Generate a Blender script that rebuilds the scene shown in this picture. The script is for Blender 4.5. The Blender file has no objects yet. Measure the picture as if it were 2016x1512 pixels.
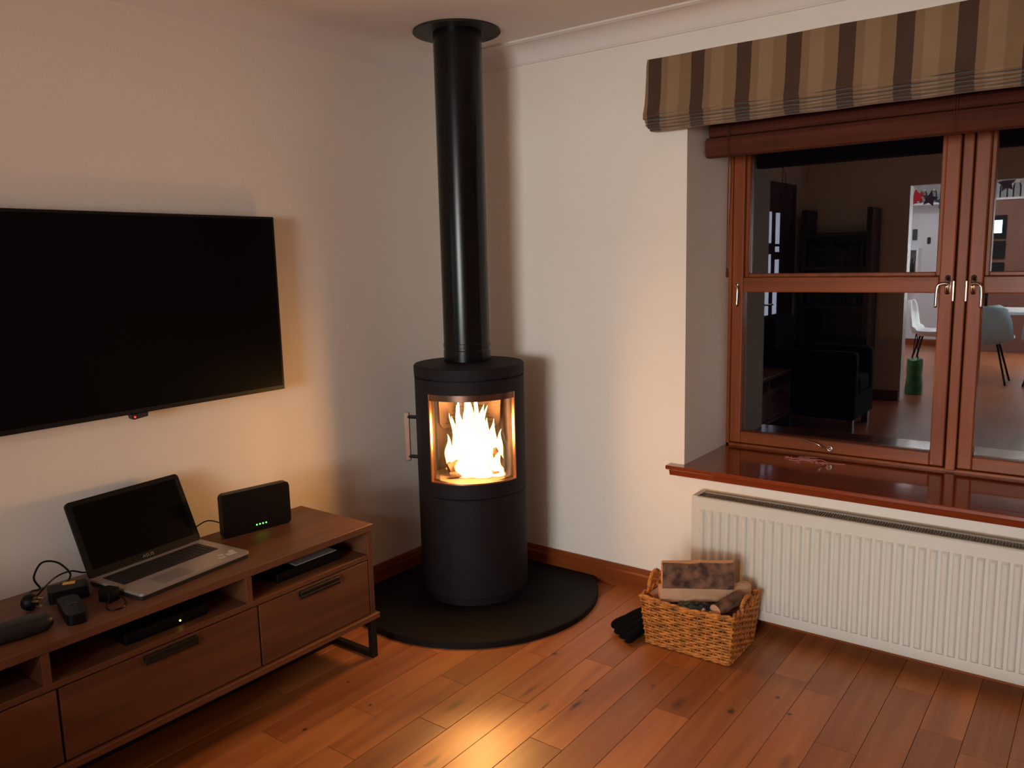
import bpy, bmesh, math, random
from mathutils import Vector, Matrix, noise as mnoise
rnd = random.Random(7)
SC = bpy.context.scene
COL = SC.collection
PI = math.pi

# ------------------------------------------------------------------ camera
CAMP = Vector((2.6353, -3.0465, 1.461))
FPX = 1588.3
cam_d = bpy.data.cameras.new('camera')
cam_d.sensor_width = 36.0
cam_d.lens = FPX / 2016 * 36.0
cam_d.clip_start = 0.05
cam_d.clip_end = 60
cam = bpy.data.objects.new('camera', cam_d)
COL.objects.link(cam)
_r = Vector((0.7996, 0.6001, -0.0233)).normalized()
_f = Vector((-0.5961, 0.7885, -0.1516)).normalized()
_u = _r.cross(_f).normalized()
_r = _f.cross(_u)
M = Matrix((( _r.x, _u.x, -_f.x, CAMP.x), (_r.y, _u.y, -_f.y, CAMP.y), (_r.z, _u.z, -_f.z, CAMP.z), (0, 0, 0, 1)))
cam.matrix_world = M
SC.camera = cam

# ------------------------------------------------------------------ world, lights, exposure
w = bpy.data.worlds.new('night'); SC.world = w; w.use_nodes = True
w.node_tree.nodes['Background'].inputs[0].default_value = (0.01, 0.014, 0.03, 1)
w.node_tree.nodes['Background'].inputs[1].default_value = 0.05
SC.view_settings.view_transform = 'Standard'
SC.view_settings.look = 'None'
SC.view_settings.gamma = 1.0
SC.view_settings.use_curve_mapping = False
SC.view_settings.exposure = 0.0
SC.cycles.max_bounces = 10
SC.cycles.diffuse_bounces = 6
SC.cycles.glossy_bounces = 5
SC.cycles.transparent_max_bounces = 16
SC.cycles.sample_clamp_indirect = 6.0
SC.cycles.use_denoising = True
SC.cycles.blur_glossy = 0.5

def area_light(name, loc, target, sx, sy, power, color):
    d = bpy.data.lights.new(name, 'AREA'); d.shape = 'RECTANGLE'
    d.size = sx; d.size_y = sy; d.energy = power; d.color = color
    o = bpy.data.objects.new(name, d); COL.objects.link(o)
    o.location = loc
    o.rotation_euler = (Vector(target) - Vector(loc)).to_track_quat('-Z', 'Y').to_euler()
    return o
# added unseen panel standing in for the lit kitchen; shines through the open doorway
area_light('kitchen_fill_panel', (2.75, -9.2, 1.45), (2.2, -4.6, 1.35), 2.1, 1.4, 286, (0.93, 0.97, 0.95))
for _x, _y in ((0.6, -6.4), (2.4, -6.4), (0.5, -8.6), (2.4, -8.6)):
    area_light('kitchen_ceiling_light', (_x, _y, 2.52), (_x, _y, 0), 0.35, 0.35, 50, (0.94, 0.96, 0.99))
# glow of the fire itself
fire_d = bpy.data.lights.new('fire_glow', 'POINT'); fire_d.energy = 48; fire_d.color = (1.0, 0.50, 0.15)
fire_d.shadow_soft_size = 0.06
fire_o = bpy.data.objects.new('fire_glow', fire_d); COL.objects.link(fire_o)
fire_o.location = (0.54, -0.555, 0.735)

# ------------------------------------------------------------------ materials
def s2l(c):
    return tuple((v / 12.92 if v <= 0.04045 else ((v + 0.055) / 1.055) ** 2.4) for v in [x / 255.0 for x in c])
MATS = {}
class NT:
    def __init__(s, name):
        s.m = bpy.data.materials.new(name); s.m.use_nodes = True
        s.t = s.m.node_tree; s.n = s.t.nodes; s.l = s.t.links
        s.b = s.n['Principled BSDF']; s.out = s.n['Material Output']
    def node(s, kind, **kw):
        x = s.n.new(kind)
        for k, v in kw.items(): setattr(x, k, v)
        return x
    def link(s, a, b): s.l.new(a, b)
    def val(s, node, name, v):
        node.inputs[name].default_value = v
def setb(b, col=None, rough=None, metal=None, spec=None, coat=None, coat_r=None):
    if col is not None: b.inputs['Base Color'].default_value = (*col, 1)
    if rough is not None: b.inputs['Roughness'].default_value = rough
    if metal is not None: b.inputs['Metallic'].default_value = metal
    if spec is not None: b.inputs['Specular IOR Level'].default_value = spec
    if coat is not None: b.inputs['Coat Weight'].default_value = coat
    if coat_r is not None: b.inputs['Coat Roughness'].default_value = coat_r
def mat(name, rgb, rough=0.6, metal=0.0, spec=0.5, noise=0.06, nscale=12, bump=0.0, bscale=80, coat=0, coat_r=0.1):
    """plain surface with slight procedural mottling and relief"""
    if name in MATS: return MATS[name]
    k = NT(name); c = s2l(rgb)
    setb(k.b, c, rough, metal, spec, coat, coat_r)
    tc = k.node('ShaderNodeTexCoord')
    nz = k.node('ShaderNodeTexNoise'); k.val(nz, 'Scale', nscale); k.val(nz, 'Detail', 4)
    k.link(tc.outputs['Object'], nz.inputs['Vector'])
    mx = k.node('ShaderNodeMix', data_type='RGBA')
    mx.inputs[6].default_value = (*[v * (1 - noise) for v in c], 1)
    mx.inputs[7].default_value = (*[min(1, v * (1 + noise)) for v in c], 1)
    if noise > 0.3:
        st_ = k.node('ShaderNodeMapRange'); k.val(st_, 'From Min', 0.36); k.val(st_, 'From Max', 0.62)
        k.link(nz.outputs['Fac'], st_.inputs['Value']); k.link(st_.outputs[0], mx.inputs[0])
    else: k.link(nz.outputs['Fac'], mx.inputs[0])
    k.link(mx.outputs[2], k.b.inputs['Base Color'])
    if bump:
        n2 = k.node('ShaderNodeTexNoise'); k.val(n2, 'Scale', bscale); k.val(n2, 'Detail', 3)
        k.link(tc.outputs['Object'], n2.inputs['Vector'])
        bp = k.node('ShaderNodeBump'); k.val(bp, 'Strength', bump); k.val(bp, 'Distance', 0.002)
        k.link(n2.outputs['Fac'], bp.inputs['Height']); k.link(bp.outputs['Normal'], k.b.inputs['Normal'])
    MATS[name] = k.m; return k.m
def emit(name, rgb, strength):
    if name in MATS: return MATS[name]
    k = NT(name); setb(k.b, (0, 0, 0), 0.5)
    k.b.inputs['Emission Color'].default_value = (*s2l(rgb), 1)
    k.b.inputs['Emission Strength'].default_value = strength
    MATS[name] = k.m; return k.m
def wood(name, light, dark, axis='Y', rough=0.4, coat=0.0, coat_r=0.15, scale=1.0, objcol=False, knots=0.0, spots=None, bump=0.15, spec=0.5, figure=0.5):
    """procedural timber, grain running along one world axis"""
    if name in MATS: return MATS[name]
    k = NT(name); setb(k.b, s2l(light), rough, 0, spec, coat, coat_r)
    geo = k.node('ShaderNodeNewGeometry'); oi = k.node('ShaderNodeObjectInfo')
    mul = k.node('ShaderNodeVectorMath', operation='MULTIPLY')
    st = {'X': (1.6, 22, 22), 'Y': (22, 1.6, 22), 'Z': (22, 22, 1.6)}[axis]
    mul.inputs[1].default_value = tuple(v * scale for v in st)
    add = k.node('ShaderNodeVectorMath', operation='ADD')
    rs = k.node('ShaderNodeMath', operation='MULTIPLY'); rs.inputs[1].default_value = 57.0
    k.link(oi.outputs['Random'], rs.inputs[0])
    k.link(geo.outputs['Position'], mul.inputs[0]); k.link(mul.outputs[0], add.inputs[0]); k.link(rs.outputs[0], add.inputs[1])
    nz = k.node('ShaderNodeTexNoise'); k.val(nz, 'Scale', 1.0); k.val(nz, 'Detail', 6); k.val(nz, 'Distortion', 0.6)
    k.link(add.outputs[0], nz.inputs['Vector'])
    ramp = k.node('ShaderNodeValToRGB')
    ramp.color_ramp.elements[0].position = 0.5 - 0.28; ramp.color_ramp.elements[1].position = 0.5 + 0.22
    ramp.color_ramp.elements[0].color = (*s2l(dark), 1); ramp.color_ramp.elements[1].color = (*s2l(light), 1)
    k.link(nz.outputs['Fac'], ramp.inputs['Fac'])
    col = ramp.outputs['Color']
    # broad cloudy figure
    n3 = k.node('ShaderNodeTexNoise'); k.val(n3, 'Scale', 0.22); k.val(n3, 'Detail', 3)
    k.link(add.outputs[0], n3.inputs['Vector'])
    mr = k.node('ShaderNodeMapRange'); k.val(mr, 'From Min', 0.3); k.val(mr, 'From Max', 0.7)
    k.val(mr, 'To Min', 1 - 0.5 * figure); k.val(mr, 'To Max', 1 + 0.3 * figure)
    k.link(n3.outputs['Fac'], mr.inputs['Value'])
    vm = k.node('ShaderNodeVectorMath', operation='SCALE')
    k.link(col, vm.inputs[0]); k.link(mr.outputs[0], vm.inputs['Scale']); col = vm.outputs[0]
    if objcol:
        m2 = k.node('ShaderNodeVectorMath', operation='MULTIPLY')
        k.link(col, m2.inputs[0]); k.link(oi.outputs['Color'], m2.inputs[1]); col = m2.outputs[0]
    if knots:
        mk = k.node('ShaderNodeVectorMath', operation='MULTIPLY')
        mk.inputs[1].default_value = {'X': (2.2, 7, 7), 'Y': (7, 2.2, 7), 'Z': (7, 7, 2.2)}[axis]
        k.link(geo.outputs['Position'], mk.inputs[0])
        vo = k.node('ShaderNodeTexVoronoi'); k.val(vo, 'Scale', 1.0)
        k.link(mk.outputs[0], vo.inputs['Vector'])
        kr = k.node('ShaderNodeMapRange'); k.val(kr, 'From Min', 0.04); k.val(kr, 'From Max', 0.16)
        k.val(kr, 'To Min', knots); k.val(kr, 'To Max', 0.0)
        k.link(vo.outputs['Distance'], kr.inputs['Value'])
        sg = k.node('ShaderNodeSeparateColor'); k.link(vo.outputs['Color'], sg.inputs[0])
        gt = k.node('ShaderNodeMath', operation='GREATER_THAN'); gt.inputs[1].default_value = 0.62
        k.link(sg.outputs[0], gt.inputs[0])
        mm = k.node('ShaderNodeMath', operation='MULTIPLY'); k.link(kr.outputs[0], mm.inputs[0]); k.link(gt.outputs[0], mm.inputs[1])
        mx = k.node('ShaderNodeMix', data_type='RGBA'); mx.inputs[7].default_value = (*s2l((50, 26, 14)), 1)
        k.link(mm.outputs[0], mx.inputs[0]); k.link(col, mx.inputs[6]); col = mx.outputs[2]
    for (sx, sy, rx, ry, amt) in (spots or []):
        sb = k.node('ShaderNodeVectorMath', operation='SUBTRACT'); sb.inputs[1].default_value = (sx, sy, 0)
        k.link(geo.outputs['Position'], sb.inputs[0])
        sm = k.node('ShaderNodeVectorMath', operation='MULTIPLY'); sm.inputs[1].default_value = (1 / rx, 1 / ry, 0)
        k.link(sb.outputs[0], sm.inputs[0])
        # wobble the outline
        wn = k.node('ShaderNodeTexNoise'); k.val(wn, 'Scale', 70); k.link(geo.outputs['Position'], wn.inputs['Vector'])
        ln = k.node('ShaderNodeVectorMath', operation='LENGTH'); k.link(sm.outputs[0], ln.inputs[0])
        ad = k.node('ShaderNodeMath', operation='ADD'); k.link(ln.outputs['Value'], ad.inputs[0]); k.link(wn.outputs['Fac'], ad.inputs[1])
        kr = k.node('ShaderNodeMapRange'); k.val(kr, 'From Min', 0.75); k.val(kr, 'From Max', 1.5); k.val(kr, 'To Min', amt); k.val(kr, 'To Max', 0.0)
        k.link(ad.outputs[0], kr.inputs['Value'])
        mx = k.node('ShaderNodeMix', data_type='RGBA'); mx.inputs[7].default_value = (*s2l((40, 20, 12)), 1)
        k.link(kr.outputs[0], mx.inputs[0]); k.link(col, mx.inputs[6]); col = mx.outputs[2]
    k.link(col, k.b.inputs['Base Color'])
    if bump:
        bp = k.node('ShaderNodeBump'); k.val(bp, 'Strength', bump); k.val(bp, 'Distance', 0.001)
        k.link(nz.outputs['Fac'], bp.inputs['Height']); k.link(bp.outputs['Normal'], k.b.inputs['Normal'])
    MATS[name] = k.m; return k.m

WALL = mat('wall_paint', (234, 226, 214), 0.9, noise=0.015, nscale=3, bump=0.35, bscale=160, spec=0.2)
CEIL = mat('ceiling_paint', (232, 224, 216), 0.9, noise=0.01, nscale=3, bump=0.1, bscale=120, spec=0.2)
COVE = mat('coving_plaster', (228, 220, 212), 0.8, noise=0.01, nscale=5, spec=0.25)
KNOTS = [(1.721, -0.702, 0.016, 0.022, 0.9), (1.816, -0.535, 0.011, 0.012, 1.0), (1.289, -0.956, 0.011, 0.05, 0.9), (1.035, -0.702, 0.014, 0.016, 0.75),
         (0.656, -1.565, 0.008, 0.012, 1.0), (0.547, -1.287, 0.008, 0.010, 1.0), (0.723, -1.346, 0.008, 0.010, 0.9), (1.881, -0.612, 0.010, 0.010, 0.9),
         (1.11, -0.97, 0.012, 0.075, 0.5), (1.21, -1.03, 0.010, 0.045, 0.6), (1.27, -0.86, 0.010, 0.014, 0.8), (1.442, -0.702, 0.010, 0.020, 0.6), (1.104, -1.458, 0.014, 0.05, 0.7)]
FLOORW = wood('floor_oak', (190, 119, 64), (150, 85, 42), 'Y', 0.42, coat=0.3, coat_r=0.36, objcol=True, knots=0.75, spots=KNOTS, bump=0.25, figure=0.45)
FLOORJ = mat('floor_joint', (52, 28, 16), 0.8)
MAHOG_X = wood('mahogany_x', (146, 73, 30), (112, 52, 20), 'X', 0.4, coat=0.12, coat_r=0.15, spec=0.25, figure=0.35)
MAHOG_Z = wood('mahogany_z', (146, 73, 30), (112, 52, 20), 'Z', 0.4, coat=0.12, coat_r=0.15, spec=0.25, figure=0.35)
MAHOG_Y = wood('mahogany_y', (146, 73, 30), (112, 52, 20), 'Y', 0.4, coat=0.12, coat_r=0.15, spec=0.25, figure=0.35)
SILLW = wood('sill_mahogany', (140, 60, 26), (116, 46, 19), 'X', 0.16, coat=0.7, coat_r=0.07, bump=0.05, figure=0.25)
STANDW = wood('stand_oak_y', (118, 74, 46), (84, 52, 31), 'Y', 0.5, knots=0.6, figure=0.5)
STANDX = wood('stand_oak_x', (118, 74, 46), (84, 52, 31), 'X', 0.5, figure=0.4)
DARKW = wood('dark_wood', (70, 34, 24), (40, 20, 14), 'Z', 0.4)
BLINDW = wood('blind_wood', (98, 50, 33), (74, 36, 24), 'X', 0.75, spec=0.15, scale=1.5, figure=0.3)
STOVE = mat('stove_iron', (27, 22, 24), 0.65, metal=0.0, spec=0.22, noise=0.1, nscale=30, bump=0.3, bscale=300)
FLUE = mat('flue_enamel', (8, 8, 9), 0.24, spec=0.3, noise=0.05)
HEARTH = mat('hearth_slate', (15, 12, 11), 0.6, spec=0.2, noise=0.2, nscale=8, bump=0.2, bscale=60)
STEEL = mat('brushed_steel', (205, 195, 185), 0.28, metal=1.0, noise=0.05)
CHROME = mat('chrome', (225, 220, 210), 0.15, metal=1.0, noise=0.02)
BLACKM = mat('black_metal', (18, 17, 17), 0.45, spec=0.4)
TVSCR = mat('tv_screen', (4, 4, 4), 0.3, spec=0.12, noise=0.02)
TVBZ = mat('tv_bezel', (12, 12, 13), 0.35, spec=0.4)
BLKPL = mat('black_plastic', (11, 11, 12), 0.45, spec=0.2)
DKPL = mat('dark_grey_plastic', (34, 32, 31), 0.5, spec=0.35)
ALU = mat('laptop_silver', (178, 170, 162), 0.4, metal=0.5, noise=0.03)
KEYS = mat('keys', (38, 33, 32), 0.5)
RADW = mat('radiator_enamel', (206, 202, 190), 0.42, spec=0.45, noise=0.02)
RADD = mat('radiator_inside', (150, 142, 126), 0.6)
BRASS = mat('brass', (200, 170, 120), 0.3, metal=1.0)
BRICK = mat('vermiculite', (78, 60, 52), 0.9, noise=0.15, nscale=20, bump=0.3, bscale=90)
CHAR = mat('charred_wood', (60, 40, 30), 0.9, noise=0.5, nscale=25, bump=0.8, bscale=60)
PALEW = wood('split_wood', (214, 170, 134), (186, 138, 102), 'X', 0.8, scale=0.8, figure=0.3)
BARK = mat('bark', (104, 72, 54), 0.9, noise=0.62, nscale=26, bump=1.0, bscale=45)
WICK = mat('wicker', (182, 112, 42), 0.55, noise=0.4, nscale=40, bump=0.2, bscale=200)
GLOVE = mat('black_fabric', (11, 11, 13), 0.95, spec=0.1, bump=0.4, bscale=300)
GREENB = mat('dark_green_bag', (34, 52, 50), 0.18, spec=0.8, noise=0.4, nscale=18, bump=1.0, bscale=40)
PAPER = mat('paper', (205, 200, 195), 0.8)
CERAM = mat('white_plastic', (225, 230, 235), 0.35)
KWHITE = mat('kitchen_white', (225, 230, 238), 0.7, noise=0.01)
LEDG = emit('led_green', (90, 255, 90), 6)
LEDY = emit('led_yellow', (235, 255, 90), 6)
LEDR = emit('led_red', (255, 40, 50), 4)
SCRN = emit('oven_display', (200, 235, 245), 14)

def glass_mat(name, k3, rough=0.0, tint=(1, 1, 1)):
    k = NT(name); k.n.remove(k.b)
    tr = k.node('ShaderNodeBsdfTransparent'); tr.inputs[0].default_value = (*tint, 1)
    gl = k.node('ShaderNodeBsdfGlossy'); gl.inputs['Roughness'].default_value = rough
    fr = k.node('ShaderNodeFresnel'); fr.inputs['IOR'].default_value = 1.5
    ml = k.node('ShaderNodeMath', operation='MULTIPLY'); ml.inputs[1].default_value = k3; ml.use_clamp = True
    mx = k.node('ShaderNodeMixShader')
    k.link(fr.outputs[0], ml.inputs[0]); k.link(ml.outputs[0], mx.inputs[0])
    k.link(tr.outputs[0], mx.inputs[1]); k.link(gl.outputs[0], mx.inputs[2]); k.link(mx.outputs[0], k.out.inputs['Surface'])
    MATS[name] = k.m; return k.m
WGLASS = glass_mat('double_glazing', 2.5)
SGLASS = glass_mat('stove_glass', 0.8, 0.05, (1, 0.97, 0.93))
JARG = glass_mat('jar_glass', 3.0, 0.05, (0.8, 0.85, 0.85))

def flame_mat():
    k = NT('flame'); k.n.remove(k.b)
    lw = k.node('ShaderNodeLayerWeight'); k.val(lw, 'Blend', 0.5)
    tc = k.node('ShaderNodeTexCoord'); nz = k.node('ShaderNodeTexNoise'); k.val(nz, 'Scale', 14); k.val(nz, 'Detail', 3)
    mp = k.node('ShaderNodeMapping'); mp.inputs['Scale'].default_value = (1, 1, 0.3)
    k.link(tc.outputs['Object'], mp.inputs[0]); k.link(mp.outputs[0], nz.inputs['Vector'])
    inv = k.node('ShaderNodeMath', operation='SUBTRACT'); inv.inputs[0].default_value = 1.0; k.link(lw.outputs['Facing'], inv.inputs[1])
    add = k.node('ShaderNodeMath', operation='MULTIPLY_ADD'); add.inputs[1].default_value = 0.45; 
    k.link(nz.outputs['Fac'], add.inputs[0]); k.link(inv.outputs[0], add.inputs[2])
    rc = k.node('ShaderNodeValToRGB'); e = rc.color_ramp.elements
    e[0].position = 0.25; e[0].color = (1.0, 0.32, 0.04, 1); e[1].position = 1.0; e[1].color = (1.0, 0.74, 0.30, 1)
    k.link(add.outputs[0], rc.inputs[0])
    ms = k.node('ShaderNodeMapRange'); k.val(ms, 'From Min', 0.3); k.val(ms, 'From Max', 1.0); k.val(ms, 'To Min', 0.7); k.val(ms, 'To Max', 5.5)
    k.link(add.outputs[0], ms.inputs['Value'])
    em = k.node('ShaderNodeEmission'); k.link(rc.outputs[0], em.inputs[0]); k.link(ms.outputs[0], em.inputs[1])
    tr = k.node('ShaderNodeBsdfTransparent'); mx = k.node('ShaderNodeMixShader')
    ma = k.node('ShaderNodeMapRange'); k.val(ma, 'From Min', 0.35); k.val(ma, 'From Max', 0.95); k.link(add.outputs[0], ma.inputs['Value'])
    k.link(ma.outputs[0], mx.inputs[0]); k.link(tr.outputs[0], mx.inputs[1]); k.link(em.outputs[0], mx.inputs[2])
    k.link(mx.outputs[0], k.out.inputs['Surface'])
    return k.m
FLAME = flame_mat()

def stripe_mat():
    k = NT('striped_fabric'); setb(k.b, rough=0.75, spec=0.3)
    k.b.inputs['Sheen Weight'].default_value = 0.2
    geo = k.node('ShaderNodeNewGeometry'); sx = k.node('ShaderNodeSeparateXYZ'); k.link(geo.outputs['Position'], sx.inputs[0])
    a = k.node('ShaderNodeMath', operation='SUBTRACT'); a.inputs[1].default_value = 1.0895; k.link(sx.outputs['X'], a.inputs[0])
    b = k.node('ShaderNodeMath', operation='DIVIDE'); b.inputs[1].default_value = 0.1797; k.link(a.outputs[0], b.inputs[0])
    fr = k.node('ShaderNodeMath', operation='FRACT'); k.link(b.outputs[0], fr.inputs[0])
    r = k.node('ShaderNodeValToRGB'); r.color_ramp.interpolation = 'CONSTANT'
    els = r.color_ramp.elements
    els[0].position = 0.0; els[0].color = (*s2l((72, 48, 34)), 1)
    els[1].position = 0.29; els[1].color = (*s2l((128, 101, 72)), 1)
    for p, c in ((0.448, (142, 114, 84)), (0.72, (128, 101, 72)), (0.985, (60, 38, 26))):
        e = els.new(p); e.color = (*s2l(c), 1)
    k.link(fr.outputs[0], r.inputs[0])
    nz = k.node('ShaderNodeTexNoise'); k.val(nz, 'Scale', 8)
    k.link(geo.outputs['Position'], nz.inputs['Vector'])
    mr = k.node('ShaderNodeMapRange'); k.val(mr, 'To Min', 0.88); k.val(mr, 'To Max', 1.1); k.link(nz.outputs['Fac'], mr.inputs['Value'])
    vm = k.node('ShaderNodeVectorMath', operation='SCALE'); k.link(r.outputs[0], vm.inputs[0]); k.link(mr.outputs[0], vm.inputs['Scale'])
    k.link(vm.outputs[0], k.b.inputs['Base Color'])
    wv = k.node('ShaderNodeTexWave'); k.val(wv, 'Scale', 150); k.link(geo.outputs['Position'], wv.inputs['Vector'])
    bp = k.node('ShaderNodeBump'); k.val(bp, 'Strength', 0.1); k.val(bp, 'Distance', 0.001); k.link(wv.outputs['Fac'], bp.inputs['Height']); k.link(bp.outputs[0], k.b.inputs['Normal'])
    return k.m
STRIPE = stripe_mat()

def rear_floor_mat():
    k = NT('rear_floor_boards'); setb(k.b, rough=0.3, coat=0.2, coat_r=0.3)
    geo = k.node('ShaderNodeNewGeometry'); mp = k.node('ShaderNodeMapping'); mp.inputs['Rotation'].default_value = (0, 0, PI / 2)
    k.link(geo.outputs['Position'], mp.inputs[0])
    br = k.node('ShaderNodeTexBrick'); k.val(br, 'Scale', 1.0); k.val(br, 'Brick Width', 0.7); k.val(br, 'Row Height', 0.1203); k.val(br, 'Mortar Size', 0.0015)
    br.inputs['Color1'].default_value = (*s2l((178, 110, 70)), 1); br.inputs['Color2'].default_value = (*s2l((150, 88, 52)), 1); br.inputs['Mortar'].default_value = (*s2l((60, 32, 18)), 1)
    k.link(mp.outputs[0], br.inputs['Vector']); k.link(br.outputs['Color'], k.b.inputs['Base Color'])
    return k.m
REARF = rear_floor_mat()

# ------------------------------------------------------------------ mesh helpers
WM = {}          # world matrix of each parent
def wm(o): return WM.get(o.name, Matrix.Identity(4))
def link(name, bm, m, parent=None, smooth=False, mods=None, mat2=None):
    """one mesh object; bm is in world coordinates"""
    me = bpy.data.meshes.new(name)
    if parent is not None:
        bm.transform(wm(parent).inverted())
    bmesh.ops.recalc_face_normals(bm, faces=bm.faces)
    bm.to_mesh(me); bm.free()
    me.materials.append(m)
    if mat2: me.materials.append(mat2)
    if smooth:
        for p in me.polygons: p.use_smooth = True
        if smooth != 'all':
            try: me.set_sharp_from_angle(angle=math.radians(35))
            except Exception: pass
    o = bpy.data.objects.new(name, me); COL.objects.link(o)
    if parent is not None:
        o.parent = parent; WM[o.name] = wm(parent)
    else:
        WM[o.name] = Matrix.Identity(4)
    return o
def thing(name, label, cat, loc=(0, 0, 0), rz=0.0, group=None, kind=None):
    o = bpy.data.objects.new(name, None); COL.objects.link(o)
    o.location = loc; o.rotation_euler = (0, 0, rz); o.empty_display_size = 0.1
    WM[o.name] = Matrix.Translation(loc) @ Matrix.Rotation(rz, 4, 'Z')
    if label: o['label'] = label
    if cat: o['category'] = cat
    if group: o['group'] = group
    if kind: o['kind'] = kind
    return o
def tag(o, label, cat, group=None, kind=None):
    o['label'] = label; o['category'] = cat
    if group: o['group'] = group
    if kind: o['kind'] = kind
    return o
def struct(name, bm, m, smooth=False, parent=None):
    o = link(name, bm, m, parent, smooth); o['kind'] = 'structure'; return o
def NB(): return bmesh.new()
def box(bm, a, b, bev=0.0, seg=1, mtx=None, mi=0):
    x0, y0, z0 = [min(p, q) for p, q in zip(a, b)]; x1, y1, z1 = [max(p, q) for p, q in zip(a, b)]
    vs = [bm.verts.new(v) for v in ((x0, y0, z0), (x1, y0, z0), (x1, y1, z0), (x0, y1, z0), (x0, y0, z1), (x1, y0, z1), (x1, y1, z1), (x0, y1, z1))]
    fs = [bm.faces.new([vs[i] for i in q]) for q in ((0, 3, 2, 1), (4, 5, 6, 7), (0, 1, 5, 4), (1, 2, 6, 5), (2, 3, 7, 6), (3, 0, 4, 7))]
    for f in fs: f.material_index = mi
    if bev:
        es = list({e for f in fs for e in f.edges})
        r = bmesh.ops.bevel(bm, geom=es, offset=bev, segments=seg, affect='EDGES', profile=0.5)
        vs = list({v for f in r['faces'] for v in f.verts} | {v for v in vs if v.is_valid})
    if mtx is not None:
        bmesh.ops.transform(bm, matrix=mtx, verts=[v for v in vs if v.is_valid])
    return bm
def bx(a, b, bev=0.0, seg=1, mtx=None): return box(NB(), a, b, bev, seg, mtx)
def ring(bm, pts): return [bm.verts.new(p) for p in pts]
def bridge(bm, r0, r1, closed=True, mi=0):
    n = len(r0); fs = []
    for i in range(n if closed else n - 1):
        j = (i + 1) % n
        f = bm.faces.new((r0[i], r0[j], r1[j], r1[i])); f.material_index = mi; fs.append(f)
    return fs
def lathe(bm, cx, cy, prof, seg=32, cap=True):
    """prof: list of (r, z)"""
    rs = []
    for r, z in prof:
        rs.append(ring(bm, [(cx + r * math.cos(2 * PI * i / seg), cy + r * math.sin(2 * PI * i / seg), z) for i in range(seg)]))
    for a, b in zip(rs, rs[1:]): bridge(bm, a, b)
    if cap:
        bm.faces.new(rs[0]); bm.faces.new(rs[-1])
    return bm
def tube(bm, pts, r, seg=8, closed=False, radii=None):
    pts = [Vector(p) for p in pts]; n = len(pts); rs = []
    up = Vector((0, 0, 1)); prev = None
    for i, p in enumerate(pts):
        if closed: t = pts[(i + 1) % n] - pts[i - 1]
        else: t = pts[min(i + 1, n - 1)] - pts[max(i - 1, 0)]
        t.normalize()
        if prev is None:
            a = t.cross(up)
            if a.length < 1e-3: a = t.cross(Vector((1, 0, 0)))
        else:
            a = prev - t * prev.dot(t)
            if a.length < 1e-4: a = t.cross(up)
        a.normalize(); b = t.cross(a); prev = a
        rr = radii[i] if radii else r
        rs.append(ring(bm, [p + (a * math.cos(2 * PI * k / seg) + b * math.sin(2 * PI * k / seg)) * rr for k in range(seg)]))
    for i in range(n - 1): bridge(bm, rs[i], rs[i + 1])
    if closed: bridge(bm, rs[-1], rs[0])
    else:
        bm.faces.new(rs[0]); bm.faces.new(rs[-1])
    return bm
def prism(bm, poly, axis, a, b):
    """extrude a 2-D polygon along an axis; poly in the two other axes' order"""
    def P(u, v, w):
        return {'X': (w, u, v), 'Y': (u, w, v), 'Z': (u, v, w)}[axis]
    r0 = ring(bm, [P(u, v, a) for u, v in poly]); r1 = ring(bm, [P(u, v, b) for u, v in poly])
    bridge(bm, r0, r1); bm.faces.new(r0); bm.faces.new(r1)
    return bm
def smooth_path(pts, n=6):
    out = []
    P = [Vector(p) for p in pts]
    for i in range(len(P) - 1):
        p0 = P[max(i - 1, 0)]; p1 = P[i]; p2 = P[i + 1]; p3 = P[min(i + 2, len(P) - 1)]
        for k in range(n):
            t = k / n
            out.append(0.5 * ((2 * p1) + (p2 - p0) * t + (2 * p0 - 5 * p1 + 4 * p2 - p3) * t * t + (3 * p1 - p0 - 3 * p2 + p3) * t ** 3))
    out.append(P[-1]); return out

# ================================================================== THE ROOM
RX = 5.6; BACK = -4.6; H = 2.4; KB = -9.9
OX0, OX1, OZ0, OZ1 = 1.225, 3.06, 0.575, 2.14       # window opening
DX0, DX1, DZ = 0.94, 3.00, 2.09                      # doorway to the kitchen
# floor
bm = NB(); box(bm, (-0.6, -2.72, -0.06), (RX + 0.2, 0.0, -0.010)); 
floor = struct('floor', bm, FLOORJ)
link('side_boards', bx((4.282, -2.72, -0.06), (RX + 0.2, 0.0, 0.0)), REARF, floor)
o = link('rear_boards', bx((-0.6, KB, -0.06), (RX + 0.2, -2.72, 0.0)), REARF, floor)
joints = {0: [-1.385], 1: [-1.066, -1.583], 2: [-0.745, -1.305, -2.2], 3: [-1.04, -1.9], 4: [-0.667, -1.52], 5: [-0.33, -1.19, -2.1], 6: [-0.527, -1.62],
          7: [-0.22, -0.819, -1.5], 8: [-0.60, -1.3], 9: [-0.383, -1.15], 10: [-0.427, -1.35], 11: [-0.717, -1.8], 12: [-0.24, -0.95], 13: [-0.464, -1.3]}
tones = {(0, 0): 0.95, (0, 1): 1.02, (1, 0): 0.74, (1, 1): 0.98, (1, 2): 0.93, (2, 0): 0.95, (2, 1): 1.12, (2, 2): 0.62, (3, 0): 1.0, (3, 1): 1.12, (4, 0): 0.80, (4, 1): 1.12,
         (5, 1): 1.06, (5, 2): 0.74, (6, 0): 0.98, (6, 1): 0.74, (7, 1): 0.66, (7, 2): 1.06, (8, 0): 0.9, (8, 1): 0.92, (9, 1): 0.95}
PIT = 0.12033; X0 = 0.667
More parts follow.
